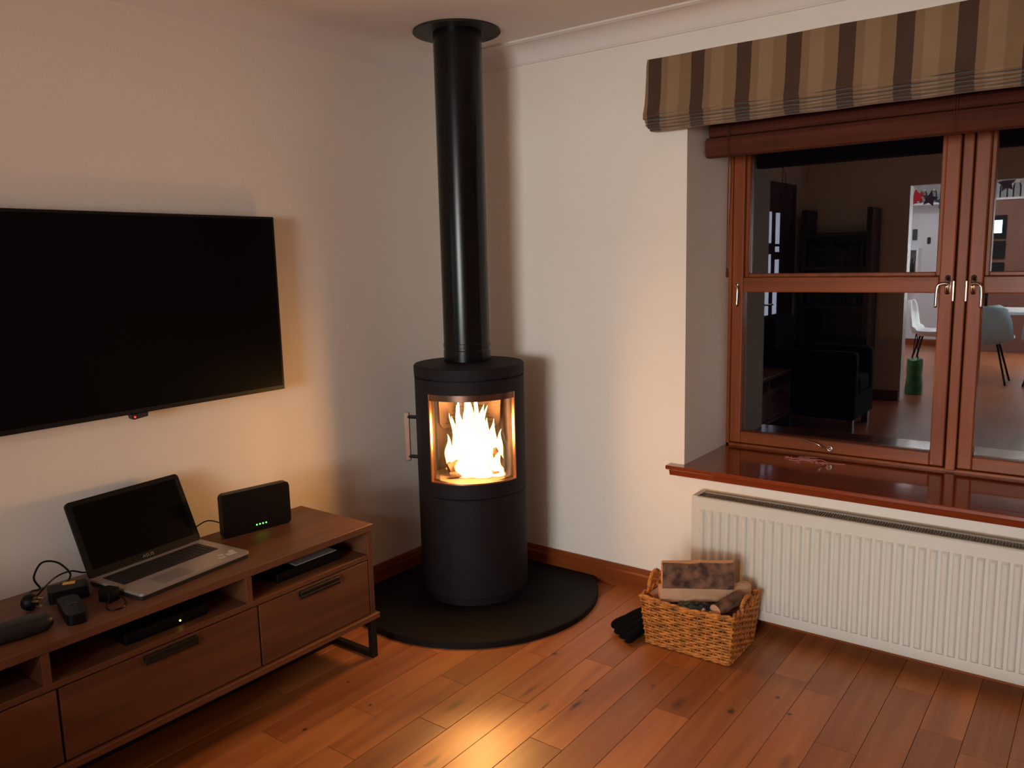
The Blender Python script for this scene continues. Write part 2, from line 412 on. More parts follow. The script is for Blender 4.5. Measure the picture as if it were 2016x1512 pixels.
for k in range(-6, 30):
    xa = X0 + PIT * k; xb = xa + PIT
    js = joints.get(k)
    if js is None:
        js = []; y = -rnd.uniform(0.25, 0.9)
        while y > -2.5: js.append(y); y -= rnd.uniform(0.45, 1.1)
    ys = [0.0] + list(js) + [-2.72]
    for i in range(len(ys) - 1):
        if ys[i] - ys[i + 1] < 0.03: continue
        t = tones.get((k, i), rnd.uniform(0.74, 1.12))
        g = 0.0006
        bm = NB()
        x0, x1, y0, y1 = max(xa, -0.05) + g, xb - g, ys[i + 1] + g, ys[i] - g
        if x1 - x0 < 0.01: continue
        c = 0.0009; dz = rnd.uniform(-0.0004, 0.0)
        lo = ring(bm, [(x0, y0, -0.010), (x1, y0, -0.010), (x1, y1, -0.010), (x0, y1, -0.010)])
        mi_ = ring(bm, [(x0, y0, dz - c), (x1, y0, dz - c), (x1, y1, dz - c), (x0, y1, dz - c)])
        up = ring(bm, [(x0 + c, y0 + c, dz), (x1 - c, y0 + c, dz), (x1 - c, y1 - c, dz), (x0 + c, y1 - c, dz)])
        bridge(bm, lo, mi_); bridge(bm, mi_, up); bm.faces.new(up)
        p = link('plank', bm, FLOORW, floor)
        h = rnd.uniform(-0.04, 0.04)
        p.color = (t * (1 + h * 0.3), t * (1 - h * 0.5), t * (1 - h), 1)

# walls
struct('wall_left', bx((-0.15, BACK, 0), (0, 0.0, H)), WALL)
bm = NB()
T = 0.52
box(bm, (-0.15, 0, 0), (OX0, T, H)); box(bm, (OX1, 0, 0), (RX + 0.15, T, H))
box(bm, (OX0, 0, 0), (OX1, T, OZ0)); box(bm, (OX0, 0, OZ1), (OX1, T, H))
struct('wall_right', bm, WALL)
struct('wall_side', bx((RX, BACK, 0), (RX + 0.15, 0, H)), WALL)
bm = NB()
box(bm, (-0.15, BACK - 0.14, 0), (DX0, BACK, H)); box(bm, (DX1, BACK - 0.14, 0), (RX + 0.15, BACK, H)); box(bm, (DX0, BACK - 0.14, DZ), (DX1, BACK, H))
struct('wall_back', bm, WALL)
struct('ceiling', bx((-0.15, BACK - 0.14, H), (RX + 0.15, T, H + 0.1)), CEIL)
# kitchen shell
struct('wall_far', bx((-0.75, KB - 0.15, 0), (RX + 0.15, KB, 2.55)), KWHITE)
struct('wall_far_left', bx((-0.75, KB, 0), (-0.6, BACK - 0.14, 2.55)), KWHITE)
struct('wall_far_right', bx((RX, KB, 0), (RX + 0.15, BACK - 0.14, 2.55)), KWHITE)
struct('ceiling', bx((-0.75, KB - 0.15, 2.55), (RX + 0.15, BACK - 0.14, 2.65)), CEIL)
# doorway lining
bm = NB()
box(bm, (DX0, BACK - 0.14, 0), (DX0 + 0.015, BACK, DZ)); box(bm, (DX1 - 0.015, BACK - 0.14, 0), (DX1, BACK, DZ)); box(bm, (DX0, BACK - 0.14, DZ - 0.015), (DX1, BACK, DZ))
struct('trim_1', bm, CERAM)
# baseboards with a moulded top
def base_prof(h, t):
    return [(0, 0), (t, 0), (t, h * 0.72), (t * 0.72, h * 0.80), (t * 0.72, h * 0.86), (t * 0.45, h), (0, h)]
bm = NB(); prism(bm, [(-u, v) for u, v in base_prof(0.1, 0.02)], 'X', 0.0, RX); struct('baseboard_right', bm, MAHOG_X)
bm = NB(); prism(bm, base_prof(0.1, 0.02), 'Y', -3.22, 0.0); struct('baseboard_left', bm, MAHOG_Y)
bm = NB(); prism(bm, [(BACK + u, v) for u, v in base_prof(0.1, 0.02)], 'X', 0.0, DX0 - 0.002); struct('baseboard_back', bm, MAHOG_X)
bm = NB(); prism(bm, [(KB + u, v) for u, v in base_prof(0.1, 0.02)], 'X', -0.6, RX); struct('baseboard_far', bm, MAHOG_X)
# coving
cv = [(0, H), (0, H - 0.085), (0.007, H - 0.085), (0.010, H - 0.078)]
for i in range(9):
    a = PI / 2 * i / 8
    cv.append((0.078 - 0.066 * math.cos(a), H - 0.078 + 0.066 * math.sin(a)))
cv += [(0.080, H - 0.010), (0.090, H - 0.008), (0.090, H)]
bm = NB(); prism(bm, [(-u, v) for u, v in cv], 'X', 0.0, RX); struct('trim_2', bm, COVE, smooth=True)
cl = [(0, H), (0, H - 0.095)] + [(0.002 + 0.090 * (1 - math.cos(PI / 2 * i / 12)), H - 0.092 + 0.090 * math.sin(PI / 2 * i / 12)) for i in range(13)] + [(0.096, H)]
bm = NB(); prism(bm, cl, 'Y', BACK, 0.0); struct('trim_3', bm, COVE, smooth=True)

# ------------------------------------------------------------------ window_1
win = thing('window_1', 'dark-glazed mahogany casement window of two sashes in a deep reveal', 'window', (OX0, 0.44, OZ0), kind='structure')
YF = 0.44
# frame
bm = NB()
box(bm, (OX0, YF, OZ0), (OX0 + 0.016, YF + 0.07, OZ1), 0.002); box(bm, (OX1 - 0.020, YF, OZ0), (OX1, YF + 0.07, OZ1), 0.002)
box(bm, (OX0, YF, OZ0), (OX1, YF + 0.07, 0.612), 0.003); box(bm, (OX0, YF, OZ1 - 0.03), (OX1, YF + 0.07, OZ1), 0.002)
link('frame', bm, MAHOG_Z, win)
# backing behind the grooves
bm = NB()
for a, b in ((OX0 + 0.012, OX0 + 0.026), (2.118, 2.130), (2.162, 2.174), (OX1 - 0.028, OX1 - 0.012)): box(bm, (a, YF + 0.03, 0.6), (b, YF + 0.07, OZ1 - 0.01))
link('weather_strip', bm, mat('rubber_seal', (30, 20, 16), 0.8), win)
link('mullion', bx((2.128, YF - 0.008, 0.606), (2.164, YF + 0.07, OZ1 - 0.02), 0.004, 2), MAHOG_Z, win)
def sash(x0, x1):
    s = NB(); st = 0.050; z0, z1 = 0.618, OZ1 - 0.032; yf = YF - 0.012; yb = YF + 0.055
    box(s, (x0, yf, z0), (x0 + st, yb, z1), 0.005, 2); box(s, (x1 - st, yf, z0), (x1, yb, z1), 0.005, 2)
    sa = link('sash', s, MAHOG_Z, win)
    s = NB()
    box(s, (x0 + st, yf + 0.001, z0), (x1 - st, yb, z0 + 0.052), 0.004, 2)
    box(s, (x0 + st, yf + 0.001, 1.298), (x1 - st, yb, 1.362), 0.004, 2)
    box(s, (x0 + st, yf + 0.001, z1 - 0.05), (x1 - st, yb, z1), 0.004, 2)
    link('rail', s, MAHOG_X, sa)
    # glazing beads; the upper light sits in a second, deeper inner frame
    s = NB(); ux0, ux1, uz0, uz1 = x0 + st, x1 - st, 1.362, z1 - 0.05
    d = 0.016
    box(s, (ux0, yf + 0.020, uz0), (ux0 + d, yb, uz1), 0.003); box(s, (ux1 - d, yf + 0.020, uz0), (ux1, yb, uz1), 0.003)
    box(s, (ux0 + d, yf + 0.020, uz0), (ux1 - d, yb, uz0 + d), 0.003); box(s, (ux0 + d, yf + 0.020, uz1 - d), (ux1 - d, yb, uz1), 0.003)
    link('glazing_bead', s, MAHOG_Z, sa)
    lz0 = z0 + 0.052
    s = bx((ux0 + 0.0, YF + 0.032, uz0), (ux1, YF + 0.036, uz1)); link('glass_pane', s, WGLASS, sa)
    s = bx((ux0, YF + 0.012, lz0), (ux1, YF + 0.016, 1.298)); link('glass_pane', s, WGLASS, sa)
    return sa
sash_a = sash(1.247, 2.122)
sash_b = sash(2.170, 3.036)
def win_handle(par, x, side, z=1.285):
    bm = NB(); y = YF - 0.012
    # rounded back plate
    pts = [(x + 0.011 * math.cos(a), z + (0.026 if math.sin(a) >= 0 else -0.026) + 0.011 * math.sin(a)) for a in [2 * PI * i / 20 for i in range(20)]]
    prism(bm, pts, 'Y', y - 0.006, y)
    tube(bm, [(x, y - 0.004, z + 0.004), (x, y - 0.034, z + 0.004)], 0.008, 10)
    p = smooth_path([(x, y - 0.034, z + 0.006), (x + side * 0.02, y - 0.038, z + 0.003), (x + side * 0.030, y - 0.040, z - 0.012), (x + side * 0.032, y - 0.040, z - 0.085)], 6)
    tube(bm, p, 0.0065, 10)
    link('window_handle', bm, CHROME, par, smooth='all')
win_handle(sash_a, 2.103, -1, 1.330)
win_handle(sash_b, 2.190, 1, 1.330)
# slim closing lever on the hinge-side stile
bm = NB(); x = 1.272; y = YF - 0.012
box(bm, (x - 0.006, y - 0.004, 1.315), (x + 0.006, y, 1.345), 0.002)
tube(bm, smooth_path([(x, y - 0.003, 1.336), (x, y - 0.020, 1.328), (x + 0.010, y - 0.024, 1.312), (x + 0.008, y - 0.026, 1.235)], 5), 0.0045, 8)
link('lever', bm, CHROME, sash_a, smooth='all')
# striker plates on the mullion
for x in (2.1235, 2.1665):
    link('striker_plate', bx((x - 0.003, YF - 0.020, 1.268), (x + 0.003, YF - 0.006, 1.345), 0.001), CHROME, win)
# hook catch on the bottom rail
bm = NB(); x = 1.672; z = 0.640; y = YF - 0.012
tube(bm, [(x + 0.022 + 0.010 * math.cos(a), y - 0.008, z + 0.010 * math.sin(a)) for a in [2 * PI * i / 12 for i in range(12)]], 0.0035, 6, closed=True)
tube(bm, [(x + 0.022, y - 0.008, z), (x + 0.022, y, z)], 0.005, 8)
tube(bm, smooth_path([(x + 0.012, y - 0.010, z), (x - 0.006, y - 0.022, z + 0.004), (x - 0.025, y - 0.026, z + 0.018), (x - 0.085, y - 0.022, z + 0.030)], 4), 0.0035, 6)
link('casement_stay', bm, CHROME, sash_a, smooth='all')
# sill board with a stepped nosing
bm = NB()
sl = [(0.44, 0.558), (0.44, 0.600), (-0.046, 0.600), (-0.052, 0.596), (-0.052, 0.583), (-0.040, 0.579), (-0.036, 0.558)]
prism(bm, [(YF, 0.575), (YF, 0.600), (-0.0004, 0.600), (-0.0004, 0.575)], 'X', OX0 + 0.001, OX1 - 0.001)
box(bm, (1.162, -0.052, 0.583), (3.12, -0.0005, 0.600), 0.003); prism(bm, [(-0.0005, 0.583), (-0.043, 0.583), (-0.036, 0.558), (-0.0005, 0.558)], 'X', 1.176, 3.106)
link('window_sill', bm, SILLW, win)

# wisps of dried pampas / spider fluff on the sill
bm = NB()
for i in range(34):
    a = rnd.uniform(0, 2 * PI); L = rnd.uniform(0.02, 0.09)
    x = 1.61 + rnd.gauss(0, 0.035); y = 0.325 + rnd.gauss(0, 0.015)
    pts = [(x, y, 0.6015), (x + L * 0.5 * math.cos(a) + rnd.uniform(-.01, .01), y + L * 0.3 * math.sin(a), 0.604), (x + L * math.cos(a), y + L * 0.5 * math.sin(a), 0.6015)]
    tube(bm, smooth_path(pts, 3), 0.0014, 4)
tube(bm, smooth_path([(1.62, 0.33, 0.602), (1.68, 0.345, 0.606), (1.72, 0.325, 0.602), (1.78, 0.335, 0.602)], 4), 0.0012, 4)
tag(link('string_tangle', bm, mat('pinkish_thread', (190, 120, 110), 0.9)), 'small tangle of pale pinkish threads lying on the window sill', 'string', kind='stuff')

# ------------------------------------------------------------------ wooden slatted blind, gathered up
wb = thing('slatted_blind', 'dark wooden slatted blind gathered up at the top of the window', 'blind', (2.14, 0.2, 2.1))
def bundle(z0, z1, yc, d, x0, x1, seed):
    bm = NB(); poly = []; n = 22
    R = random.Random(seed)
    for i in range(n):
        a = 2 * PI * i / n
        cx = math.cos(a); cz = math.sin(a)
        e = 0.55
        yy = yc + d * (abs(cx) ** e) * (1 if cx > 0 else -1)
        zz = (z0 + z1) / 2 + (z1 - z0) / 2 * (abs(cz) ** e) * (1 if cz > 0 else -1)
        if i % 2: yy = yc + (yy - yc) * 0.965; zz = (z0 + z1) / 2 + (zz - (z0 + z1) / 2) * 0.98
        poly.append((yy, zz))
    prism(bm, poly, 'X', x0, x1)
    return bm
link('slat_bundle', bundle(1.855, 1.935, 0.185, 0.036, 1.234, 3.05, 1), BLINDW, wb)
link('slat_bundle', bundle(1.935, 1.985, 0.200, 0.032, 1.240, 3.045, 2), BLINDW, wb)
link('slat_bundle', bundle(1.985, 2.05, 0.205, 0.032, 1.236, 3.05, 3), BLINDW, wb)
link('headrail', bx((1.23, 0.175, 2.05), (3.055, 0.235, 2.139)), BLINDW, wb)
for xx in (1.335, 2.14, 2.95):
    bm = NB()
    for dx in (-0.004, 0.004):
        tube(bm, [(xx + dx, 0.146, 2.05), (xx + dx, 0.145, 1.90), (xx + dx * 0.6, 0.150, 1.856)], 0.0014, 5)
    link('cord', bm, BLINDW, wb)
bm = NB(); tube(bm, smooth_path([(1.337, 0.15, 1.858), (1.335, 0.150, 1.80), (1.333, 0.152, 1.60), (1.334, 0.15, 1.40)], 4), 0.0018, 5)
tube(bm, smooth_path([(1.333, 0.15, 1.858), (1.350, 0.150, 1.80), (1.341, 0.152, 1.60), (1.340, 0.15, 1.40)], 4), 0.0015, 5)
lathe(bm, 1.337, 0.15, [(0.002, 1.41), (0.005, 1.40), (0.006, 1.375), (0.003, 1.37)], 8)
link('pull_cord', bm, BLINDW, wb)

# ------------------------------------------------------------------ striped roman blind
rb = thing('roman_blind', 'striped brown and beige fabric roman blind pulled up above the window', 'blind', (2.14, 0.0, 2.2))
bm = NB(); BX0, BX1 = 1.080, 3.20; n = 90
rows = []
for j, (yy, zz) in enumerate([(-0.058, 2.226), (-0.063, 2.205), (-0.064, 2.16), (-0.068, 2.10), (-0.072, 2.06), (-0.078, 2.030), (-0.082, 2.018), (-0.078, 2.010), (-0.060, 2.012)]):
    rows.append(ring(bm, [(BX0 - 0.012 * (j / 8) + (BX1 - BX0) * i / n, yy + 0.0035 * math.sin(i * 0.9 + j * 0.15) * min(1, j / 3) + 0.003 * math.sin(i * 0.37), zz + 0.002 * math.sin(i * 0.45) * (j > 4)) for i in range(n + 1)]))
for a, b in zip(rows, rows[1:]): bridge(bm, a, b, closed=False)
back = ring(bm, [(BX0 + (BX1 - BX0) * i / n, -0.030, 2.226) for i in range(n + 1)]); back2 = ring(bm, [(BX0 - 0.012 + (BX1 - BX0) * i / n, -0.030, 2.012) for i in range(n + 1)])
bridge(bm, back, rows[0], closed=False); bridge(bm, rows[-1], back2, closed=False); bridge(bm, back2, back, closed=False)
for rr_ in (0, n):
    bm.faces.new([r[rr_] for r in rows] + [back2[rr_], back[rr_]])
link('front_panel', bm, STRIPE, rb, smooth=True)
def fold(z0, z1, yf, xoff, ph):
    bm = NB(); rows = []
    prof = [(-0.028, z1), (yf * 0.9, z1), (yf, z1 - (z1 - z0) * 0.25), (yf, z1 - (z1 - z0) * 0.65), (yf * 0.93, z0 + 0.001), (yf * 0.7, z0), (-0.028, z0 + 0.002)]
    for j, (yy, zz) in enumerate(prof):
        rows.append(ring(bm, [(BX0 + xoff + (BX1 - BX0 - 2 * xoff) * i / n, yy + (0.003 * math.sin(i * 0.7 + ph)) * (0 < j < 6), zz + 0.0011 * math.sin(i * 0.5 + ph * 2) * (j > 0)) for i in range(n + 1)]))
    for a, b in zip(rows, rows[1:] + rows[:1]): bridge(bm, a, b, closed=False)
    bm.faces.new([r[0] for r in rows]); bm.faces.new([r[-1] for r in rows])
    link('fold', bm, STRIPE, rb, smooth=True)
fold(1.996, 2.012, -0.078, -0.010, 0.3); fold(1.983, 1.996, -0.074, -0.004, 1.3); fold(1.971, 1.983, -0.076, 0.000, 2.2); fold(1.961, 1.971, -0.071, 0.008, 3.4); fold(1.951, 1.961, -0.066, 0.016, 4.4)
link('headrail', bx((1.09, -0.030, 2.19), (3.19, 0.0, 2.224)), CERAM, rb)

# ------------------------------------------------------------------ radiator
rad = thing('radiator', 'long white ribbed panel radiator on the wall below the window sill', 'radiator', (2.1, -0.12, 0.06))
RA0, RA1, RZ0, RZ1, RY = 1.318, 2.93, 0.059, 0.512, -0.128
def ribbed(name, yf, sgn):
    """pressed panel: raised vertical ribs with rounded ends"""
    bm = NB(); pitch = 0.03462; nr = int((RA1 - RA0 - 0.03) / pitch)
    zs = [RZ0, RZ0 + 0.010, RZ0 + 0.034, RZ0 + 0.040, RZ0 + 0.048, RZ1 - 0.054, RZ1 - 0.046, RZ1 - 0.040, RZ1 - 0.012, RZ1 - 0.004, RZ1]
    ramp = [-0.004, 0.0, 0, 0.0, 1, 1, 0, 0, 0, 0, -0.004]
    xs = [(RA0, 0)]; off = (RA1 - RA0 - nr * pitch) / 2
    for i in range(nr):
        c = RA0 + off + pitch * (i + 0.5)
        for dx, h in ((-0.0125, 0), (-0.0085, 0.85), (-0.006, 1), (0.006, 1), (0.0085, 0.85), (0.0125, 0)): xs.append((c + dx, h))
    xs.append((RA1, 0))
    grid = []
    for z, rp in zip(zs, ramp):
        rr = []
        for x, h in xs:
            d = 0.0095 * h * rp if rp > 0 else 0
            if rp < 0: d = rp
            rr.append(bm.verts.new((x, yf + sgn * d, z)))
        grid.append(rr)
    for a, b in zip(grid, grid[1:]): bridge(bm, a, b, closed=False)
    # return flanges
    b0 = ring(bm, [(x, yf - sgn * 0.014, RZ0) for x, _ in xs]); b1 = ring(bm, [(x, yf - sgn * 0.014, RZ1) for x, _ in xs])
    bridge(bm, b0, grid[0], closed=False); bridge(bm, grid[-1], b1, closed=False)
    for e in (0, -1):
        bm.faces.new([g[e] for g in grid] + [b1[e], b0[e]])
    return link(name, bm, RADW, rad, smooth=True)
ribbed('front_panel', RY, -1)
ribbed('back_panel', -0.034, 1)
for xx, xc in ((RA0 + 0.001, RA0), (RA1 - 0.003, RA1 - 0.022)):
    bm = NB(); box(bm, (xx, RY + 0.002, RZ0 + 0.004), (xx + 0.002, -0.032, RZ1 - 0.001), 0); box(bm, (xc, RY + 0.004, RZ1 - 0.001), (xc + 0.022, -0.030, RZ1 + 0.003), 0.001)
    link('side_cover', bm, RADW, rad)
bm = NB()
box(bm, (RA0 + 0.02, RY + 0.006, RZ1 - 0.004), (RA1 - 0.02, RY + 0.016, RZ1 + 0.002)); box(bm, (RA0 + 0.02, -0.050, RZ1 - 0.004), (RA1 - 0.02, -0.030, RZ1 + 0.002))
x = RA0 + 0.026
while x < RA1 - 0.024:
    box(bm, (x, RY + 0.016, RZ1 - 0.006), (x + 0.0028, -0.050, RZ1 - 0.001)); x += 0.0092
for yy in (-0.098, -0.082, -0.066):
    box(bm, (RA0 + 0.022, yy, RZ1 - 0.007), (RA1 - 0.022, yy + 0.0028, RZ1 - 0.004))
g = link('top_grille', bm, RADD, rad); g['kind'] = 'stuff'
bm = NB()
n_f = 90
for i in range(n_f):
    xx = RA0 + 0.03 + (RA1 - RA0 - 0.06) * i / (n_f - 1)
    box(bm, (xx - 0.004, -0.115, 0.09), (xx + 0.004, -0.048, 0.490))
g = link('convector_fin', bm, RADD, rad); g['kind'] = 'stuff'
for xx in (1.5, 2.75):
    link('bracket', bx((xx, -0.034, 0.12), (xx + 0.03, 0.0, 0.45)), RADW, rad)
bm = NB(); tube(bm, [(RA1 - 0.04, -0.08, 0.075), (RA1 + 0.05, -0.08, 0.075), (RA1 + 0.05, -0.08, 0.0)], 0.011, 10); lathe(bm, RA1 + 0.05, -0.08, [(0.018, 0.06), (0.02, 0.065), (0.02, 0.10), (0.014, 0.115)], 14)
link('valve', bm, RADW, rad, smooth=True)

# ------------------------------------------------------------------ hearth, stove, flue
hc = (0.42, -0.42); hr = 0.545
pts = []
a0 = math.acos((0.022 - hc[0]) / hr)
a1 = math.asin((-0.022 - hc[1]) / hr)
# arc from the right wall round the front to the left wall
start = a1; end = -a0
for i in range(61):
    a = start + (end - start) * i / 60
    pts.append((hc[0] + hr * math.cos(a), hc[1] + hr * math.sin(a)))
pts.append((0.022, -0.022))
bm = NB()
r0 = ring(bm, [(x, y, 0.0) for x, y in pts]); r1 = ring(bm, [(x, y, 0.021) for x, y in pts])
sx = 0.993
r2 = ring(bm, [(hc[0] + (x - hc[0]) * sx, hc[1] + (y - hc[1]) * sx, 0.025) for x, y in pts])
bridge(bm, r0, r1); bridge(bm, r1, r2); bm.faces.new(r2); bm.faces.new(r0)
tag(link('hearth_plate', bm, HEARTH), 'black rounded hearth plate on the floor under the stove', 'hearth')

SX, SY, SR = 0.42, -0.42, 0.234
TH = math.radians(-47.3)
stove = thing('wood_stove', 'tall round black wood-burning stove with a fire burning behind curved glass', 'stove', (SX, SY, 0.025))
def cyl_seg(bm, r0, r1, z0, z1, a0, a1, n):
    """closed curved block between two radii, angles in radians"""
    full = abs(a1 - a0 - 2 * PI) < 1e-6
    N = n if full else n + 1
    A = [a0 + (a1 - a0) * i / n for i in range(N)]
    def rg(r, z): return ring(bm, [(SX + r * math.cos(a), SY + r * math.sin(a), z) for a in A])
    o0, o1, i0, i1 = rg(r1, z0), rg(r1, z1), rg(r0, z0), rg(r0, z1)
    bridge(bm, o0, o1, full); bridge(bm, o1, i1, full); bridge(bm, i1, i0, full); bridge(bm, i0, o0, full)
    if not full:
        bm.faces.new((o0[0], o1[0], i1[0], i0[0])); bm.faces.new((o0[-1], o1[-1], i1[-1], i0[-1]))
    return bm
GA0, GA1 = math.radians(-96.6), math.radians(2.0); GZ0, GZ1 = 0.556, 0.926
bm = NB(); lathe(bm, SX, SY, [(SR - 0.022, 0.025), (SR - 0.020, 0.055), (SR - 0.003, 0.060), (SR, 0.063), (SR, 0.485), (SR - 0.004, 0.490)], 72); link('base_drum', bm, STOVE, stove, smooth=True)
bm = NB(); cyl_seg(bm, SR - 0.025, SR - 0.006, 0.489, 0.984, GA1, GA0 + 2 * PI, 60); link('inner_shell', bm, STOVE, stove, smooth=True)
# rear body shell (two thirds of the round) and door shell around the opening
D0, D1 = math.radians(-122), math.radians(28)
bm = NB(); cyl_seg(bm, SR - 0.012, SR, 0.494, 0.981, D1 + 0.006, D0 + 2 * PI - 0.006, 56); link('body_shell', bm, STOVE, stove, smooth=True)
bm = NB()
cyl_seg(bm, SR - 0.014, SR, 0.494, GZ0, D0, D1, 40); cyl_seg(bm, SR - 0.014, SR, GZ1, 0.981, D0, D1, 40)
cyl_seg(bm, SR - 0.014, SR, GZ0, GZ1, D0, GA0, 8); cyl_seg(bm, SR - 0.014, SR, GZ0, GZ1, GA1, D1, 8)
door = link('door', bm, STOVE, stove, smooth=True)
bm = NB(); cyl_seg(bm, SR - 0.012, SR - 0.009, GZ0, GZ1, GA0, GA1, 36); link('glass_pane', bm, SGLASS, door, smooth=True)
bm = NB(); w_ = math.radians(1.5)
cyl_seg(bm, SR - 0.010, SR + 0.0015, GZ0, GZ1, GA0, GA0 + w_, 2); cyl_seg(bm, SR - 0.010, SR + 0.0015, GZ0, GZ1, GA1 - w_, GA1, 2)
cyl_seg(bm, SR - 0.010, SR + 0.0015, GZ0 - 0.001, GZ0 + 0.005, GA0, GA1, 36)
link('glass_trim', bm, mat('trim_steel', (190, 140, 110), 0.3, metal=1.0), door, smooth=True)
bm = NB(); cyl_seg(bm, SR - 0.010, SR - 0.001, GZ1 - 0.026, GZ1, GA0, GA1, 36)
link('top_bar', bm, mat('bar_steel', (120, 92, 78), 0.3, metal=0.9), door, smooth=True)
bm = NB(); lathe(bm, SX, SY, [(SR - 0.012, 0.981), (SR - 0.012, 0.986), (SR + 0.001, 0.988), (SR + 0.002, 1.028), (SR - 0.003, 1.034), (0.0005, 1.035)], 72, cap=False); link('top_plate', bm, STOVE, stove, smooth=True)
# handle
dvx, dvy, uvx, uvy = math.cos(TH), math.sin(TH), -math.sin(TH), math.cos(TH)
bm = NB(); box(bm, (-0.012, -0.008, 0.612), (0.012, 0.008, 0.826), 0.004, 2); bm.transform(Matrix(((uvx, dvx, 0, 0.213), (uvy, dvy, 0, -0.599), (0, 0, 1, 0), (0, 0, 0, 1)))); hdl = link('handle', bm, STEEL, door)
for zz in (0.806, 0.632):
    bm = NB(); tube(bm, [(0.213, -0.598, zz), (0.262, -0.582, zz)], 0.008, 8)
    link('handle_bracket', bm, BLACKM, hdl, smooth=True)
# firebox lining, in the stove's own frame: u to the viewer's right, d towards the glass
dv = Vector((math.cos(TH), math.sin(TH), 0)); uv = Vector((-math.sin(TH), math.cos(TH), 0))
def S(u, d, z): return Vector((SX, SY, z)) + uv * u + dv * d
MS = Matrix(((uv.x, dv.x, 0, SX), (uv.y, dv.y, 0, SY), (0, 0, 1, 0), (0, 0, 0, 1)))
bm = NB()
box(bm, (-0.150, -0.120, 0.545), (0.150, -0.105, 0.960), mtx=MS); link('rear_liner', bm, BRICK, stove)
for s in (-1, 1):
    bm = NB(); v = [S(s * 0.150, -0.11, 0.545), S(s * 0.172, 0.130, 0.545), S(s * 0.182, 0.120, 0.545), S(s * 0.165, -0.11, 0.545)]
    a = ring(bm, v); b = ring(bm, [p + Vector((0, 0, 0.415)) for p in v]); bridge(bm, a, b); bm.faces.new(a); bm.faces.new(b)
    link('side_liner', bm, BRICK, stove)
bm = NB()
poly = [S(0.17 * math.cos(a), 0.17 * math.sin(a) * 1.0 + 0.03, 0) for a in [2 * PI * i / 28 for i in range(28)]]
a = ring(bm, [Vector((p.x, p.y, 0.535)) for p in poly]); b = ring(bm, [Vector((p.x, p.y, 0.553)) for p in poly]); bridge(bm, a, b); bm.faces.new(a); bm.faces.new(b)
link('grate_floor', bm, BRICK, stove)
bm = NB(); lathe(bm, SX, SY, [(0.0005, 0.955), (SR - 0.014, 0.955), (SR - 0.014, 0.98), (0.0005, 0.98)], 40, cap=False); link('firebox_top', bm, BRICK, stove)
# baffle plate: slanted, clipped lower corners, stepped ribs
def baf(u, t, h=0.0):   # t 0 bottom .. 1 top; slants forward to the top
    return S(u, -0.075 + 0.085 * t + h, 0.735 + 0.205 * t)
bm = NB(); pl = [(-0.118, 0), (0.118, 0), (0.132, 0.10), (0.136, 1), (-0.136, 1), (-0.132, 0.10)]
a = ring(bm, [baf(u, t) for u, t in pl]); b = ring(bm, [baf(u, t, -0.02) for u, t in pl]); bridge(bm, a, b); bm.faces.new(a); bm.faces.new(b)
bf = link('baffle_plate', bm, BRICK, stove)
for i in range(9):
    t = 0.10 + 0.095 * i; wdt = 0.108 - 0.011 * i
    bm = NB(); tube(bm, [baf(-wdt, t, 0.002), baf(wdt, t, 0.002)], 0.0042, 8); link('rib', bm, BRICK, bf, smooth=True)
# logs burning in the firebox
def branch(name, p0, p1, r, m, seed, seg=12, n=7, rough=0.25, m2=None, parent=None, half=False):
    bm = NB(); R = random.Random(seed); p0 = Vector(p0); p1 = Vector(p1); t = (p1 - p0).normalized()
    a = t.cross(Vector((0, 0, 1))); a.normalize(); b = t.cross(a); rs = []
    ph = [R.uniform(0.85, 1.15) for _ in range(seg)]
    for i in range(n):
        c = p0.lerp(p1, i / (n - 1)) + (a * R.uniform(-1, 1) + b * R.uniform(-1, 1)) * r * 0.06
        rs.append(ring(bm, [c + (a * math.cos(2 * PI * k / seg) + b * math.sin(2 * PI * k / seg)) * r * ph[k] * (1 + R.uniform(-rough, rough) * 0.4) for k in range(seg)]))
    for q, w2 in zip(rs, rs[1:]): bridge(bm, q, w2)
    f0 = bm.faces.new(rs[0]); f1 = bm.faces.new(rs[-1])
    if m2: f0.material_index = 1; f1.material_index = 1
    return link(name, bm, m, parent, smooth=True, mat2=m2)
tag(branch('burning_log', S(-0.105, 0.06, 0.585), S(0.01, 0.02, 0.625), 0.026, CHAR, 3), 'charred log at the left of the fire inside the stove', 'log', 'burning logs')
tag(branch('burning_log', S(0.015, 0.085, 0.578), S(0.065, 0.03, 0.635), 0.030, CHAR, 4), 'charred log at the middle of the fire inside the stove', 'log', 'burning logs')
tag(branch('burning_log', S(0.128, 0.02, 0.575), S(0.085, 0.04, 0.655), 0.022, CHAR, 5), 'charred log standing at the right of the fire inside the stove', 'log', 'burning logs')
tag(branch('burning_log', S(-0.10, 0.105, 0.568), S(0.11, 0.100, 0.570), 0.013, CHAR, 6), 'thin charred stick along the front of the fire behind the glass', 'log', 'burning logs')
# flames
bm = NB(); R = random.Random(11)
def tongue(u, d, z0, h, r, lean):
    n = 12; seg = 10; rs = []
    ph = R.uniform(0, 6); wob = 0.10 * r + 0.004
    for i in range(n):
        t = i / (n - 1)
        rr = r * (1.0 if t < 0.25 else (1 - (t - 0.25) / 0.75) ** 0.85) * (1 + 0.16 * math.sin(ph * 3 + t * 9)) + 0.0005
        cu = u + lean * t ** 1.6 + wob * math.sin(ph + t * 8) * t; cd = d + wob * math.cos(ph + t * 6) * t
        rs.append(ring(bm, [S(cu + rr * math.cos(2 * PI * k / seg), cd + rr * 0.7 * math.sin(2 * PI * k / seg), z0 + h * t) for k in range(seg)]))
    for q, w2 in zip(rs, rs[1:]): bridge(bm, q, w2)
    bm.faces.new(rs[0]); bm.faces.new(rs[-1])
